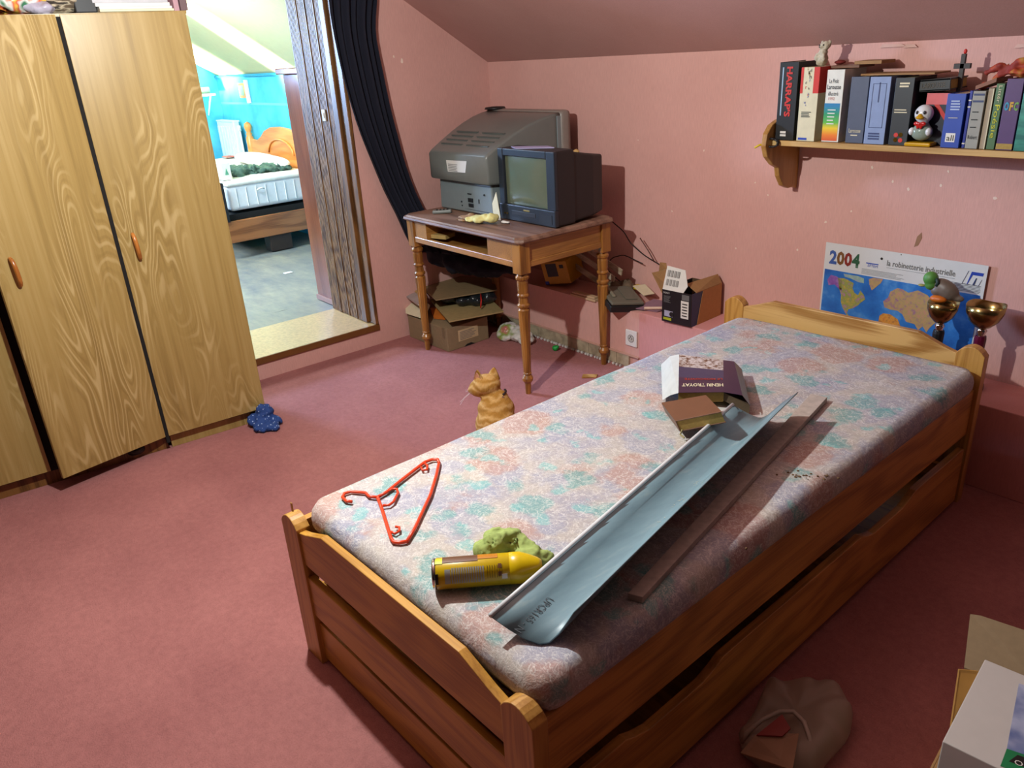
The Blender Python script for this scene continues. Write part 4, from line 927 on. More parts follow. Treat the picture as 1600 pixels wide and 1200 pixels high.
# ------------------------------------------------------------------ calendar, trophies
cy = -.012; cal = thing('calendar', 'white 2004 wall calendar with world map leaning on the ledge', 'calendar', (0, 0, 0))
c0, c1 = at(1290.9, 379.7, y=cy), at(1545, 415.3, y=cy)
CX0, CX1, CZ1 = c0.x, c1.x, .733; CZ0 = LZ+.007
MB().box((CX0, cy, CZ0), (CX1, cy+.002, CZ1)).build('sheet', M('white_glossy_card', 'd6d8d8', .35, 0, .04), cal)
m_sea = (lambda t: t.out(t.ramp(t.noise(t.coords(), 9, 4, .6).outputs[0], [(.35, '1c5cae'), (.55, '2f78c8'), (.75, '6aa8dc')]), .4))(NT('map_sea_print'))
MB().box((CX0+.006, cy-.0006, CZ0), (CX1-.009, cy, .622)).build('map_sea', m_sea, cal)
def land_mat(n, a, b, c_): 
    t = NT(n); return t.out(t.ramp(t.noise(t.coords(), 55, 6, .7).outputs[0], [(.35, a), (.5, b), (.65, c_)]), .45)
L1 = land_mat('map_land_green', 'c0a050', '8a9a4a', 'b07a9a'); L2 = land_mat('map_land_orange', 'c87830', 'd89a40', 'a86a3a'); L3 = land_mat('map_land_mauve', '9a6a8a', 'b09a60', 'c08a7a'); L4 = land_mat('map_land_violet', '7a4a9a', '8a5aa8', 'a07ab0')
def land(pts, m): 
    w = [at(1260+a/5.333, 360+b/5.333, y=cy-.0007) for a, b in pts]; w = [Vector((p.x, p.y, max(CZ0+.001, p.z))) for p in w]
    MB().quadbox(w, (0, -.0005, 0)).build('map_land', m, cal)
land([(175,410),(205,370),(255,385),(300,420),(290,470),(300,510),(265,480),(235,450),(185,455)], L4)
land([(262,395),(320,400),(360,420),(395,440),(385,480),(400,520),(430,540),(450,500),(480,540),(490,575),(455,600),(430,625),(385,650),(350,655),(338,690),(360,720),(385,740),(360,735),(325,690),(300,640),(285,590),(290,540),(275,490)], L1)
land([(310,360),(360,370),(430,380),(480,400),(480,440),(430,430),(370,400),(320,385)], land_mat('map_land_pale', 'b0b8b0', '8ab0a0', 'a090b8'))
land([(520,405),(560,395),(640,405),(620,440),(570,480),(545,500),(525,450)], L3)
land([(395,745),(430,735),(475,765),(475,790),(430,775)], L2)
land([(610,710),(640,690),(700,700),(760,740),(780,790),(800,840),(760,840),(740,810),(700,800),(640,790),(600,760)], L2)
land([(650,640),(640,590),(680,560),(700,510),(760,480),(800,490),(850,520),(930,500),(1010,540),(1060,600),(1110,650),(1120,700),(1090,760),(1050,790),(1020,820),(1000,850),(970,800),(930,830),(900,780),(860,770),(830,760),(800,700),(760,670),(700,660)], L3)
cp = lambda a, b: at(1260+a/5.333, 360+b/5.333, y=cy-.0002)
P = cp(180, 292); Q = cp(430, 330); wd4 = (Q.x-P.x)
for k, (ch, mm) in enumerate(zip('2004', (M('blue_year_ink', '3a5aa0', .5), M('ochre_year_ink', '7a5020', .5), M('red_year_ink', '8a2a20', .5), M('green_year_ink', '2a5a3c', .5)))):
    text(ch, mm, cal, (P.x+.003+k*wd4*.25, cy-.0003, .647), X, Z, .057, wd4*.25, 'lettering', bold=.04)
P = cp(670, 290); Q = cp(1240, 375)
text('la robinetterie industrielle', m_greyink, cal, (P.x, cy-.0003, .676), X, Z, .022, Q.x-P.x, bold=.012)
MB().box((P.x, cy-.0008, .668), (Q.x, cy-.0002, .669)).build('rule', m_greyink, cal)
a, b = cp(480, 250).x, cp(630, 250).x
MB().box((a+.01, cy-.0008, .672), (b-.012, cy-.0002, .676)).build('print', m_blue, cal); text('EFTEM', m_blue, cal, (a+.018, cy-.0003, .660), X, Z, .010, .04)
MB().lathe([(.005, 0), (.005, .001)], 12, Matrix.Translation((b-.002, cy-.0001, .700)) @ Matrix.Rotation(math.pi/2, 4, 'X')).build('dot', m_ink, cal)
lines(cal, m_greyink, (cp(460, 340).x, cy-.0003, .628), X, Z, cp(820, 400).x-cp(460, 340).x, .024, 5, frac=.25)
lines(cal, m_greyink, (cp(1200, 440).x, cy-.0003, .628), X, Z, cp(1455, 500).x-cp(1200, 440).x, .030, 6, frac=.4, ragged=.05)
a, b = cp(1310, 340).x, cp(1460, 440).x
for q4 in ([(0, .0), (.25, 1), (.28, 1), (.03, 0)], [(.3, .0), (.5, .75), (1, .75), (1.04, .98), (.42, .98), (.26, 0)], [(.55, 0), (.68, .55), (.74, .55), (.66, 0)], [(.0, 0), (.85, 0), (.85, .03), (0, .03)], [(.85, 0), (.98, .5), (1.0, .5), (.88, 0)]):
    MB().quadbox([(a+(b-a)*x, cy-.0002, .655+.05*z) for x, z in q4], (0, -.0006, 0)).build('emblem', m_nav if len(q4) < 5 else m_blue, cal)
MB().lathe([(.002, 0), (.002, .001)], 8, Matrix.Translation((cp(790, 205).x, cy-.0001, .727)) @ Matrix.Rotation(math.pi/2, 4, 'X')).build('pin_hole', m_ink, cal)
LT = LZ+.0065
m_goldb = M('dull_gold_bowl', 'b09c66', .24, 1, .3, 30)
def trophy(x, y, r, zt, col, label):
    t = thing('trophy', label, 'trophy', (x, y, LT)); h = zt-LT
    MB().lathe([(.038, 0), (.038, .02), (.03, .022), (.0, .022)], 20).build('base', m_black, t, smooth=False)
    MB().lathe([(.012, .02), (.016, h*.25), (.020, h*.60), (.018, h*.64)], 12).build('stem', col, t)
    MB().lathe([(.017, h*.63), (.012, h*.66), (.017, h*.70), (.010, h*.74)], 16).build('collar', m_chrome, t, smooth=True)
    n = 28; rings = []
    for rr, zz in ((.010, .73), (.42*r, .75), (.76*r, .82), (.95*r, .91), (1.0*r, 1.0), (.97*r, 1.0), (.91*r, .915), (.72*r, .835), (.36*r, .775), (.002, .765)):
        rings.append([Vector((rr*math.cos(2*math.pi*k/n), rr*math.sin(2*math.pi*k/n), h*zz+(.004*math.sin(k*3*2*math.pi/n) if zz > .95 else 0))) for k in range(n)])
    MB().loft(rings).build('bowl', m_goldb, t, smooth=True)
    return t
trophy(2.738, -.130, .052, .612, m_black, 'gold cup trophy with black stem holding the duck figure')
trophy(2.878, -.130, .062, .630, M('maroon_stem', '5a1030', .25), 'gold cup trophy with maroon stem at the right of the calendar')
dk = thing('duck_figure', 'wooden mallard duck with green head resting on the left trophy cup', 'duck', (2.738, -.13, .614), math.radians(0))
blob('body', [((0, 0, .045), (.052, .03, .032), Matrix.Rotation(.5, 3, 'Y')), ((-.022, -.005, .038), (.026, .024, .022)), ((.045, 0, .02), (.022, .012, .012))], .0035, M('grey_brown_duck_body', '6e6258', .45, 0, .2, 40), dk)
blob('head', [((-.052, -.01, .078), (.026, .024, .026)), ((-.048, -.01, .056), (.022, .02, .02))], .003, M('mallard_green', '4f8a3c', .5, 0, .15), dk)
blob('breast', [((-.012, -.020, .012), (.030, .018, .014))], .003, M('orange_duck_breast', 'c86a1c', .45), dk)
blob('bill', [((-.078, -.016, .050), (.014, .010, .005))], .0025, M('olive_bill', 'a0a060', .5), dk)
MB().tube([(-.028, -.02, .085), (-.02, -.024, .07), (-.024, -.022, .058)], .006).build('neck_ribbon', M('dark_teal_ribbon', '1c3430', .6), dk, smooth=True)

# ------------------------------------------------------------------ carton with camera print on the ledge
LT1 = LZ+.0065
bx = thing('cardboard_box', 'open black and blue printed camcorder carton on the ledge', 'box', (1.556, -.268, LT1), math.radians(3))
w, d, h = .165, .235, .155; th = .003
m_bxk = M('black_printed_board', '14161c', .4); m_bxb = M('navy_printed_board', '1c3a66', .4); m_in = M('dark_carton_inside', '5a4228', .8)
MB().box((0, 0, 0), (w, th, h)).build('front_panel', m_bxk, bx)
MB().box((w-th, th, 0), (w, d, h)).build('side_panel', m_bxb, bx); MB().box((0, th, 0), (th, d, h)).build('side_panel', m_bxk, bx)
MB().box((th, d-th, 0), (w-th, d, h)).build('back_panel', m_in, bx); MB().box((th, th, 0), (w-th, d-th, th)).build('bottom', m_in, bx)
MB().quadbox([(w+.0008, .045, .0), (w+.0008, d, 0), (w+.0008, d, h), (w+.0008, .085, h)], (.0012, 0, 0)).build('bare_panel', M('bare_light_cardboard', 'b88a50', .7, 0, .1, 60), bx)
MB().quadbox([(w+.001, .035, h), (w+.001, d, h), (w-.03, d+.01, h+.035), (w-.06, .04, h+.03)], (0, 0, .003)).build('flap', m_card, bx)
MB().quadbox([(.002, .0, h), (.118, .0, h), (.132, .012, h+.03), (.105, .03, h+.098), (.004, .03, h+.105)], (0, .003, 0)).build('flap', m_white, bx)
for i in range(4):
    for j in range(2):
        q0 = Vector((.016+i*.018, .006+j*.010, h+.022+j*.040)); MB().quadbox([q0, q0+Vector((.012, 0, 0)), q0+Vector((.012, .008, .026)), q0+Vector((0, .008, .026))], (0, -.003, 0)).build('small_print', M('light_grey_print', '9c9c98', .6), bx)
MB().quadbox([(0, .0, h-.02), (0, .01, h+.03), (-.02, .06, h+.075), (-.13, .09, h+.035)], (-.003, 0, .001)).build('flap', m_card, bx)
MB().quadbox([(-.02, .06, h+.078), (-.035, .075, h+.10), (-.08, .085, h+.095), (-.09, .09, h+.05)], (-.002, .002, .001)).build('tuck_flap', m_card, bx)
text('SONY', m_white, bx, (.008, -.0002, h-.018), X, Z, .008, .036, lift=.0008)
lines(bx, m_greyink, (.01, -.0002, h-.060), X, Z, .04, .034, 7, frac=.4)
MB().box((.108, -.0012, .035), (.15, -.0002, .118)).build('label_sticker', m_white, bx)
for k in range(5): MB().box((.115, -.0018, .045+k*.014), (.143, -.001, .050+k*.014)).build('bar_code', m_ink, bx)
MB().box((.015, -.0012, .028), (.062, -.0002, .056)).build('camera_print', M('silver_print', 'a8a8c0', .4), bx); MB().lathe([(.012, 0), (.012, .001)], 14, Matrix.Translation((.056, -.0004, .041)) @ Matrix.Rotation(math.pi/2, 4, 'X')).build('camera_print', m_black, bx)
MB().box((.01, -.0012, .010), (.055, -.0002, .022)).build('yellow_print', M('lime_print', 'a8b020', .5), bx); MB().box((.112, -.0012, .122), (.152, -.0002, .148)).build('print', m_greyink, bx)

# ------------------------------------------------------------------ clutter on the ledge
yb = thing('box', 'yellow carton with a dark window tilted on the ledge beneath the table', 'box', (.655, -.16, LZ+.012), (math.radians(8), math.radians(-10), math.radians(14)))
MB().box((0, -.05, 0), (.17, .1, .13)).build('carton', M('mustard_carton', 'b88a14', .5, 0, .15), yb, bevel=.003)
MB().box((.03, -.0515, .045), (.10, -.050, .12)).build('window', m_black, yb); MB().box((.0, -.052, .0), (.025, -.0505, .02)).build('print', m_blue, yb); MB().box((.12, -.0515, .09), (.145, -.050, .11)).build('print', m_ink, yb)
m_lath = wood('grey_pale_lath', 'b0a088', '84745c', 'x', 10, 8, .7)
for k, (a, b) in enumerate((((848, 385), (948, 452)), ((862, 372), (960, 440)), ((880, 366), (972, 430)))):
    A, B_ = at(*a, y=-.05-.005*k), at(*b, y=-.13-.01*k); B_.z = max(B_.z, LZ+.03+.012*k)
    d = (B_-A).normalized(); n_ = d.cross(Y).normalized()*.030
    tag(MB().quadbox([A, B_, B_+n_, A+n_], (0, -.008, 0)).build('lath', m_lath), ('lowest pale lath leaning under the table against the wall', 'middle pale lath leaning under the table', 'upper pale lath leaning under the table')[k], 'lath', 'laths leaning on the ledge')
tag(MB().box((.915, -.255, LZ+.001), (1.10, -.215, LZ+.013)).build('wood_block', wood('pale_pine_offcut', 'c8a884', 'a8845c', 'x', 8, 8, .6), bevel=.001), 'short pine offcut lying on the ledge edge under the table', 'wood')
tag(MB().box((.925, -.25, LZ+.0145), (1.09, -.22, LZ+.024)).build('wood_block', bpy.data.materials['pale_pine_offcut'], bevel=.001), 'thinner pine offcut on top of the offcut at the ledge edge', 'wood')
ph = thing('answering_machine', 'grey and black answering machine tilted over the ledge edge', 'machine', (1.22, -.20, LZ+.010), (math.radians(-6), math.radians(8), math.radians(-28)))
MB().box((-.10, -.09, 0), (.12, .09, .035)).build('base', m_black, ph, bevel=.006, seg=3)
MB().box((-.095, -.085, .036), (.115, .085, .052)).build('lid', M('dusty_grey_lid', '6c6a5c', .6), ph, bevel=.006, seg=3)
MB().box((-.08, -.06, .053), (.05, -.045, .062)).build('handset_rest', M('pale_dusty_bar', '8a8874', .6), ph, bevel=.002); MB().box((-.06, .0, .053), (.08, .06, .057)).build('cassette_door', M('dusty_grey_lid', '6c6a5c', .6), ph, bevel=.002)
tag(MB().quadbox([(1.21, -.09, LZ+.07), (1.31, -.12, LZ+.045), (1.33, -.06, LZ+.045), (1.24, -.03, LZ+.07)], (0, 0, .003)).build('paper_sheet', m_cream), 'cream paper on the ledge behind the answering machine', 'paper')
tag(MB().box((1.19, -.075, LZ+.05), (1.24, -.03, LZ+.065)).build('note_pad', m_yellow), 'small yellow pad on the ledge behind the answering machine', 'pad')
tag(MB().quadbox([(1.34, -.22, LZ+.008), (1.46, -.19, LZ+.008), (1.50, -.08, LZ+.03), (1.36, -.10, LZ+.03)], (0, 0, .004)).build('magazine', M('mauve_magazine', '8a6a7a', .4)), 'mauve magazine on the ledge left of the open carton', 'magazine')
tag(MB().tube([(1.40, -.215, LZ+.022), (1.49, -.15, LZ+.026)], .007).build('candle', M('cream_wax', 'd8b8a0', .5)), 'short cream rod lying on the ledge left of the carton', 'rod')
tag(blob('clutter_rag', [((1.10, -.12, LZ+.05), (.05, .05, .03)), ((1.15, -.07, LZ+.06), (.05, .04, .03))], .008, M('brown_rag', '6a5844', .9, 0, .4, 40), wob=.015), 'brown rag heaped on the ledge behind the table leg', 'cloth')
m_cable = M('black_cable', '161414', .5)
for k, (l, n) in enumerate((([(955, 345), (975, 362), (985, 380), (1005, 398), (1030, 413)], 'black cable drooping from the table to the wall'), ([(905, 372), (930, 398), (955, 428), (975, 445)], 'dark cable running behind the right table leg'), ([(948, 412), (958, 402), (975, 398), (1004, 412)], 'thin black cable arched right of the table leg'), ([(1000, 372), (1012, 390), (1022, 408)], 'short brown cable hanging above the open carton'))):
    P = [at(a, b, y=-.035-.01*(k % 2)) for a, b in l]; out = []
    for i in range(len(P)-1):
        for j in range(4): out.append(P[i].lerp(P[i+1], j/4))
    out.append(P[-1]); sm_ = [out[0]]+[(out[i-1]+out[i]*2+out[i+1])/4 for i in range(1, len(out)-1)]+[out[-1]]
    tag(MB().tube(sm_, .0028, 6).build('cable', m_cable if k < 3 else M('brown_cable', '5a2c24', .5), smooth=True), n, 'cable')
# wall outlet
P = at(987.5, 528, y=LY)
ou = thing('wall_outlet', 'square white wall outlet on the ledge face near the table', 'outlet', (P.x+.002, LY-.0005, P.z))
MB().box((-.038, -.010, -.042), (.038, 0, .042)).build('plate', m_white, ou, bevel=.004, seg=3)
MB().lathe([(.0, .001), (.019, .001), (.019, .0), (.0, .0)], 20, Matrix.Translation((0, -.0102, 0)) @ Matrix.Rotation(math.pi/2, 4, 'X')).build('socket', M('outlet_well', 'b8b4aa', .5), ou)
MB().tube([(.0195*math.cos(a*.3), -.0108, .0195*math.sin(a*.3)) for a in range(22)], .0012, 5).build('socket_rim', m_greyink, ou)
for dx, dz in ((-.008, 0), (.008, 0), (0, .010)): MB().lathe([(.0025, 0), (.0025, .002)], 8, Matrix.Translation((dx, -.0118, dz)) @ Matrix.Rotation(math.pi/2, 4, 'X')).build('pin_hole', m_ink, ou)

# ------------------------------------------------------------------ under the table
cb = thing('cardboard_box', 'low brown cardboard box with a paper label beneath the table', 'box', (.03, -.745, .001), math.radians(1))
MB().box((0, 0, 0), (.392, .29, .135)).build('body', m_card2, cb, bevel=.002)
MB().box((.345, -.001, .075), (.372, .0, .136)).build('tape', M('brown_tape', '7a6a50', .4), cb)
P0 = Vector((.3925, .07, .05)); MB().box((.3922, .075, .040), (.3935, .215, .105)).build('label_sticker', M('aged_label_paper', 'c8b088', .7), cb)
lines(cb, m_greyink, (.3937, .085, .046), Y, Z, .12, .052, 6, frac=.35)
MB().quadbox([(.3923, .11, 0), (.3923, .13, .012), (.3923, .16, .014), (.3923, .19, 0)], (.001, 0, 0)).build('hand_hole', m_dark, cb)
m_hard = M('tan_hardboard', 'a08a5c', .7, 0, .15, 40)
tag(MB().quadbox([at(672, 470, z=.19), at(702, 504, z=.182), at(787, 488, z=.182), at(752, 455, z=.19)], (0, 0, .008)).build('hardboard_sheet', m_hard), 'lower tan hardboard sheet on the cardboard box beneath the table', 'board')
tag(MB().quadbox([at(650, 441, z=.262), at(681, 470, z=.262), at(777, 454, z=.27), at(770, 436, z=.27), at(700, 432, z=.268)], (0, 0, .006)).build('hardboard_sheet', M('brown_hardboard', '8a7452', .7, 0, .15, 40)), 'upper brown hardboard sheet covering the black bag under the table', 'board')
tag(MB().quadbox([at(634, 444, z=.258), at(655, 462, z=.250), at(668, 466, z=.250), at(656, 441, z=.258)], (0, 0, .006)).build('folder', M('manila_folder', 'b89a60', .7)), 'manila folder left of the upper hardboard sheet', 'folder')
bgc = at(735, 468, z=.225)
def gpt0(px, py, z): p = at(px, py, z=z); return (p.x, p.y, z)
bb = tag(blob('black_bag', [(gpt0(705, 466, .226), (.05, .06, .030)), (gpt0(725, 468, .226), (.06, .06, .032)), (gpt0(745, 467, .228), (.06, .06, .034)), (gpt0(762, 464, .230), (.05, .05, .034)), ((bgc.x-.08, bgc.y+.10, .224), (.12, .10, .030))], .008, (lambda t: t.out('1c2226', .22, 0, .6))(NT('black_plastic_film')), wob=.014, wscale=18), 'black plastic bag between the two hardboard sheets under the table', 'bag')
MB().tube([at(751, 458, z=.265), at(752, 470, z=.245), at(751, 481, z=.205)], .004).build('red_cord', m_red, bb, smooth=True)
tag(MB().quadbox([at(632, 458, z=.215), at(634, 490, z=.15), at(663, 499, z=.15), at(672, 478, z=.20), at(655, 462, z=.22)], (0, 0, .004)).build('envelope', m_cream), 'cream envelope sticking out left on the cardboard box', 'envelope')
tag(MB().quadbox([at(624, 457, z=.235), at(654, 478, z=.225), at(668, 470, z=.24), at(640, 450, z=.245)], (0, 0, .008)).build('magazine', M('grey_white_magazine', 'a89c98', .5)), 'grey white magazine above the cream envelope under the table', 'magazine')
tag(MB().quadbox([at(672, 482, z=.165), at(678, 498, z=.14), at(696, 500, z=.14), at(690, 480, z=.17)], (0, 0, .005)).build('brochure', M('orange_brochure', 'c06a24', .5)), 'orange brochure on the cardboard box behind the left table leg', 'brochure')
tag(blob('shopping_bag', [((.49, -.35, .04), (.06, .06, .045)), ((.54, -.34, .035), (.07, .06, .04)), ((.60, -.35, .03), (.07, .055, .034)), ((.65, -.36, .022), (.05, .05, .024)), ((.50, -.40, .025), (.05, .04, .028))], .006, (lambda t: t.out(t.ramp(t.noise(t.coords(), 11, 2).outputs[0], [(.4, 'c8c8c4'), (.5, 'd8d4cc'), (.56, '8aa050'), (.66, 'c05a68')]), .35))(NT('printed_white_film')), wob=.018, wscale=16), 'crumpled white and green shopping bag beneath the table', 'bag')
tag(blob('green_ball', [((.85, -.32, .014), (.018, .016, .014)), ((.862, -.315, .02), (.01, .01, .01))], .004, M('bright_green_plastic', '0f9a3c', .5), wob=.006), 'small bright green crumpled toy on the carpet by the skirting', 'toy')
P = at(921, 589, z=.004)
tag(MB().quadbox([at(909, 591, z=.001), at(911, 586, z=.001), at(934, 586, z=.001), at(932, 590, z=.001)], (0, 0, .005)).build('wood_chip', m_pine_h), 'small pale wood chip on the carpet beside the bed', 'wood chip')

# ------------------------------------------------------------------ curtain swept along the left wall into the corner
m_cur = M('navy_curtain_cloth', '080c20', .9, 0, .2, 30)
cl = [((510, -20), (592, -20)), ((513, 20), (586, 30)), ((520, 60), (586, 60)), ((530, 110), (597, 110)), ((545, 165), (607, 165)), ((560, 210), (619, 210)), ((580, 255), (630, 255)), ((598, 300), (646, 300)), ((618, 335), (668, 345)), ((630, 368), (700, 380)), ((645, 395), (730, 400))]
mb = MB(); rows = []
for k, (a, b) in enumerate(cl):
    f = k/(len(cl)-1); xo = .055 if k < 8 else .055+.04*(k-7)
    A, B_ = at(*a, x=xo), at(*b, x=xo+(0 if k < 8 else .05*(k-7))); n = 28
    rows.append([A.lerp(B_, i/n)+Vector((.022*math.sin(i*1.35+k*.15)+.01*math.sin(i*.6+2), 0, 0)) for i in range(n+1)])
V = [[mb.bm.verts.new(p) for p in r] for r in rows]
for k in range(len(V)-1):
    for i in range(28): mb.bm.faces.new((V[k][i], V[k][i+1], V[k+1][i+1], V[k+1][i]))
cu = thing('curtain', 'long navy blue curtain swept aside along the left wall', 'curtain', (0, 0, 0))
mb.build('cloth', m_cur, cu, smooth=True, subsurf=1, solid=.004)
def gpt(px, py, y): p = at(px, py, y=y); return (p.x, p.y, p.z)
blob('gathered_end', [((.12, -.50, .52), (.08, .12, .13)), ((.20, -.46, .46), (.12, .12, .09)), ((.30, -.42, .43), (.13, .13, .07)), ((.42, -.38, .42), (.13, .11, .055)), ((.52, -.30, .42), (.09, .09, .045)), ((.12, -.52, .64), (.06, .11, .10))], .012, m_cur, cu, wob=.03, wscale=9)

# ------------------------------------------------------------------ right hand corner: boxes and carrier bag
wb2 = [at(1539, 1029.6, z=.30), at(1472.7, 1157.9, z=.30)]
e1 = (wb2[0]-wb2[1]); e1.z = 0; ln = e1.length; e1.normalize(); e2 = Vector((e1.y, -e1.x, 0))
q3 = at(1600, 1051.8, z=.30); ang = math.atan2(e1.y, e1.x)
bx2 = thing('box', 'white printed product box on brown cardboard at the bottom right', 'box', wb2[1]-Z*.13, ang)
MB().box((0, -.22, 0), (ln, 0, .1296)).build('carton', M('white_box_board', 'c0bcb8', .55, 0, .04), bx2, bevel=.002)
def onbox(pts, mat, name, h_):
    w_ = [at(a, b, z=.3) for a, b in pts]; inv = bx2.matrix_basis.inverted() if False else (Matrix.Translation(bx2.location) @ Matrix.Rotation(ang, 4, 'Z')).inverted()
    MB().quadbox([inv @ (p+Z*.0) for p in w_], (0, 0, h_)).build(name, mat, bx2)
onbox([(1592, 1068), (1640, 1085), (1626, 1188), (1573, 1170)], (lambda t: t.out(t.ramp(t.noise(t.coords(), 14, 3).outputs[0], [(.35, '5a6a9a'), (.6, 'a4acc8')]), .4))(NT('bluish_photo_print')), 'photo_print', .0006)
onbox([(1573, 1170), (1640, 1193), (1628, 1222), (1563, 1197)], M('green_print', '0f7a48', .5), 'print', .0006)
onbox([(1576, 1190), (1590, 1180), (1640, 1198), (1630, 1210)], m_ink, 'print', .0010)
inv = (Matrix.Translation(bx2.location) @ Matrix.Rotation(ang, 4, 'Z')).inverted(); pa, pb = inv @ at(1585, 1195, z=.3), inv @ at(1625, 1208, z=.3); pc = inv @ at(1590, 1184, z=.3)
text('ONE', m_white, bx2, pa+Z*.0008, pb-pa, Vector((-(pb-pa).y, (pb-pa).x, 0)), .012, .036, lift=.0008)
cbx = thing('cardboard_box', 'open brown cardboard box holding the white printed box', 'box', (0, 0, 0))
base = [wb2[1]-e1*.02-e2*(-.0)+e2*0, wb2[0]+e1*.10, wb2[0]+e1*.10+e2*.30, wb2[1]-e1*.02+e2*.30]
base = [Vector((p.x, p.y, 0)) for p in base]; base[0] -= e2*.02; base[1] -= e2*.02
for i in range(4):
    a, b = base[i], base[(i+1) % 4]; n_ = (b-a).normalized().cross(Z)*.004
    MB().quadbox([a+Z*.001, b+Z*.001, b+Z*.165, a+Z*.165], n_).build('side_panel', m_card, cbx)
MB().quadbox([p+Z*.16 for p in [b_+((base[0]+base[2])/2-b_)*.02 for b_ in base]], (0, 0, .004)).build('packing_sheet', m_card, cbx)
fa, fb = at(1516, 960, z=.235), at(1640, 1000, z=.235)
f1_, f2_ = at(1506, 1045, z=.172), at(1640, 1095, z=.172)
MB().quadbox([f1_, f2_, fb, at(1532, 964, z=.235), fa-Z*.003], (0, 0, .004)).build('flap', m_card2, cbx)
MB().quadbox([at(1497, 1045, z=.28), at(1530, 1048, z=.28), at(1500, 1120, z=.20), at(1484, 1135, z=.20)], (.003, 0, 0)).build('flap', M('tan_flap', 'a87c38', .7), cbx)
cg = at(1245, 1140, z=.06)
def bagm():
    t = NT('thin_white_carrier_film'); m = t.out('a89888', .35, 0, .4); t.b.inputs['Alpha'].default_value = .62
    t.b.inputs['Subsurface Weight'].default_value = 0; return m
pb = thing('carrier_bag', 'crumpled translucent carrier bag on the dark carpet right of the bed', 'bag', (0, 0, 0))
outl = [(1157,1178),(1152,1152),(1164,1136),(1178,1118),(1188,1095),(1196,1077),(1212,1076),(1240,1080),(1268,1079),(1292,1080),(1312,1088),(1326,1102),(1333,1122),(1329,1150),(1312,1175),(1290,1200),(1268,1225),(1225,1225),(1195,1205),(1172,1192)]
O_ = [at(a, b, z=.02) for a, b in outl]; cen = sum(O_, Vector())/len(O_); mb = MB(); rings = []
N_ = len(O_)*3
for sc_, hz in ((1.0, .002), (1.0, .03), (.94, .062), (.82, .080), (.64, .086), (.42, .082), (.2, .080)):
    rg = []
    for k in range(N_):
        i0 = k//3; a = O_[i0].lerp(O_[(i0+1) % len(O_)], (k % 3)/3); p = cen.lerp(a, sc_)-Vector((.05, -.06, 0))*(.0)
        # mouth dips on the near left side
        d_ = (p-at(1200, 1150, z=.02)).length; hh = hz*(1-.55*math.exp(-(d_/.05)**2)) if sc_ < .95 else hz
        wv = noise.fractal(Vector((p.x*22, p.y*22, sc_*2)), 1, 2, 3)*.014+.006*math.sin(k*.9)*(sc_ if sc_ > .5 else 0)
        rg.append(Vector((p.x, p.y, max(.001, hh+wv*(hz > .01)))))
    rings.append(rg)
mb.loft(rings); mb.build('film', bagm(), pb, smooth=True, subsurf=1)
MB().tube([Vector(gp(*q)) for q in ((1160, 1160, .045), (1166, 1146, .07), (1190, 1125, .085), (1218, 1112, .092), (1240, 1112, .095), (1256, 1128, .09), (1264, 1150, .085), (1270, 1185, .06))], .0055).build('rolled_rim', M('pale_bag_rim', 'a89a8c', .4), pb, smooth=True)
tag(MB().quadbox([Vector(gp(*q)) for q in ((1182, 1150, .082), (1222, 1118, .098), (1235, 1140, .096), (1222, 1152, .09))], (0, 0, .004)).build('leaflet', M('red_leaflet', '8a2a24', .5)), 'red leaflet seen in the mouth of the carrier bag', 'leaflet')
tag(MB().quadbox([Vector(gp(*q)) for q in ((1157, 1178, .055), (1180, 1150, .078), (1248, 1148, .092), (1238, 1205, .085))], (0, 0, .004)).build('leaflet', M('tan_leaflet', 'a07c60', .6)), 'tan leaflet lying in front of the red one in the carrier bag', 'leaflet')

# ------------------------------------------------------------------ ginger cat, sitting with its back to us
cr0 = Vector((.6362, .7715, 0)); ca = Vector((-.7715, .6362, 0))
ct = thing('cat', 'ginger tabby cat sitting on the carpet behind the bed', 'cat', (1.555, -1.29, .001), math.atan2(cr0.y, cr0.x))
def fur():
    t = NT('ginger_tabby_fur'); v = t.coords((1, 1, 1)); n_ = t.noise(v, 9, 3, .5)
    w = t.n('ShaderNodeTexWave', bands_direction='Z'); w.inputs['Scale'].default_value = 11; w.inputs['Distortion'].default_value = 7; w.inputs['Detail'].default_value = 2; w.inputs['Detail Scale'].default_value = 1.6
    t.l(v, w.inputs['Vector']); f = t.noise(t.coords((1, 1, .3)), 220, 3, .7)
    col = t.ramp(w.outputs[0], [(.1, 'a87a38'), (.6, 'ba8e50'), (1, 'c8a064')])
    col = t.mix(.5, col, t.ramp(f.outputs[0], [(.3, (.6, .6, .6, 1)), (.65, (1, 1, 1, 1))]), 'MULTIPLY')
    t.bump(f.outputs[0], .8, .004); return t.out(col, .9, 0, .15)
m_fur = fur()
Rz = lambda a: Matrix.Rotation(math.radians(a), 3, 'Z')
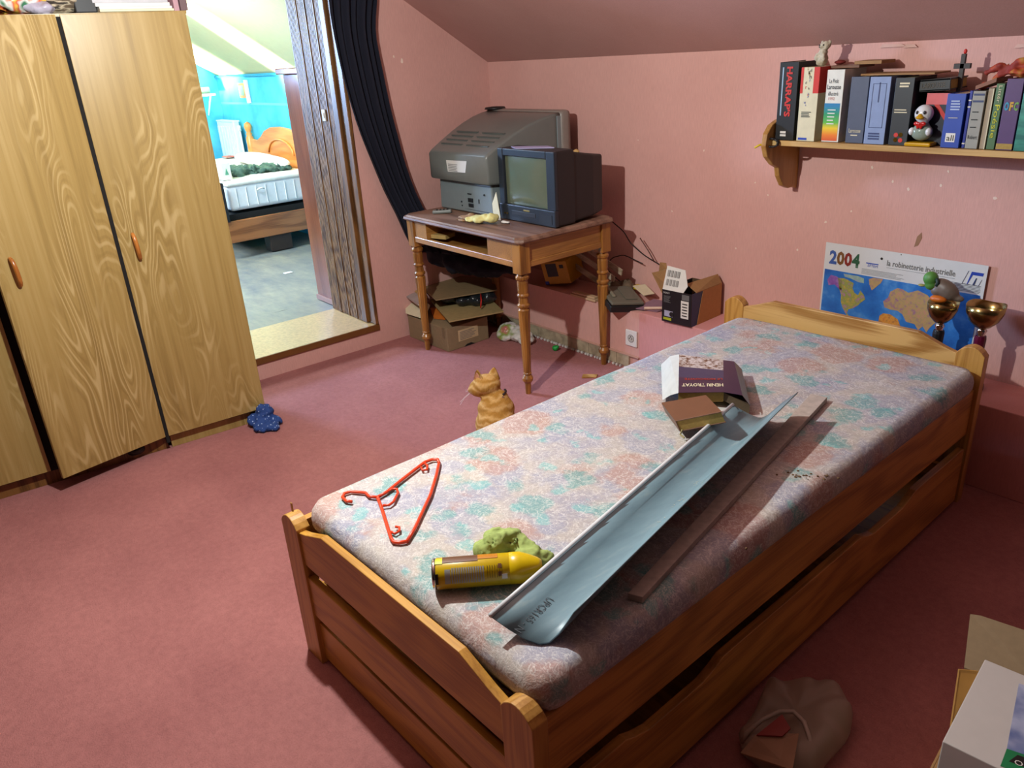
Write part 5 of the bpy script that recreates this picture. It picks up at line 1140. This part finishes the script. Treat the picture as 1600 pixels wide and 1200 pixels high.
# local x = right in view, local y = away from us, z up
o = blob('body', [((0, 0, .075), (.092, .10, .075)), ((.004, .01, .13), (.088, .082, .085)), ((.006, .03, .190), (.078, .062, .060)), ((.004, .045, .228), (.058, .048, .040)),
    ((-.028, .065, .284), (.060, .056, .044)), ((-.058, .070, .268), (.044, .046, .036)), ((-.082, .080, .258), (.026, .026, .020)), ((-.012, .055, .250), (.040, .040, .035)),
    ((-.07, .03, .035), (.04, .07, .035)), ((.07, .03, .035), (.04, .07, .035)),
    ((-.03, .12, .02), (.02, .035, .018)), ((.03, .12, .02), (.02, .035, .018))], .0055, m_fur, ct, smooth=5,
    tubes=[([(-.03, .085, .18), (-.032, .10, .10), (-.03, .115, .02)], .020), ([(.03, .085, .18), (.032, .10, .10), (.03, .115, .02)], .020), ([(.06, -.06, .03), (.13, -.06, .02), (.17, .0, .018), (.17, .07, .016), (.13, .12, .014)], [.02, .018, .017, .015, .01])])
m_lining = M('pink_ear_lining', 'd8a080', .8)
def ear(x, y, z, w, h, rot, lean):
    """cupped triangular ear: fur shell with a pink lining on its open side (local -y)"""
    m = Matrix.Translation((x, y, z)) @ Matrix.Rotation(math.radians(rot), 4, 'Z') @ Matrix.Rotation(math.radians(lean), 4, 'Y')
    for nm, mat, off, sc, th_ in (('ear', m_fur, 0, 1, .004), ('ear_lining', m_lining, -.0045, .80, .0015)):
        mb = MB(); rings = []
        for k in range(7):
            f = k/6; ww = w*sc*(1-f)**.7+.0015; zz = h*(sc*.98 if sc < 1 else 1)*f
            cup = lambda a: .012*math.sin(a)*(1-f*.8)
            rings.append([m @ Vector((ww*math.cos(a), off+cup(a), zz)) for a in [math.pi*j/8 for j in range(9)]]+[m @ Vector((ww*.96*math.cos(a), off+cup(a)+th_, zz)) for a in [math.pi*(8-j)/8 for j in range(9)]])
        mb.loft(rings); mb.build(nm, mat, ct, smooth=True)
ear(-.058, .050, .304, .028, .050, -42, -6)
ear(.002, .080, .306, .027, .048, 165, -8)
MB().tube([(.000+.050*math.cos(a), .05+.046*math.sin(a), .250+.006*math.cos(a)) for a in [math.radians(d) for d in range(-40, 30, 8)]], .0045, 8).build('collar', M('dark_collar', '2a1c18', .6), ct, smooth=True)
MB().box((.034, .012, .240), (.042, .018, .250)).build('collar_tag', m_chrome, ct, bevel=.002)
MB().ball((-.105, .088, .254), (.005, .006, .004), 8).build('nose', M('pink_nose', 'c87868', .6), ct, smooth=True)
for s_ in (-1, 1): MB().ball((-.092, .084+s_*.018, .270), (.006, .006, .006), 10).build('eye', M('amber_eye', '8a7a20', .15), ct, smooth=True)
mb = MB()
for k in range(2): mb.tube([(-.098, .070, .250-.003*k), (-.118-.004*k, .055-.004*k, .240-.006*k), (-.140, .040-.003*k, .222-.010*k)], .0004, 4)
for k in range(2): mb.tube([(-.098, .098, .250-.003*k), (-.12, .115, .243-.008*k)], .0004, 4)
tag(mb.build('whisker', m_white, ct), kind='stuff')
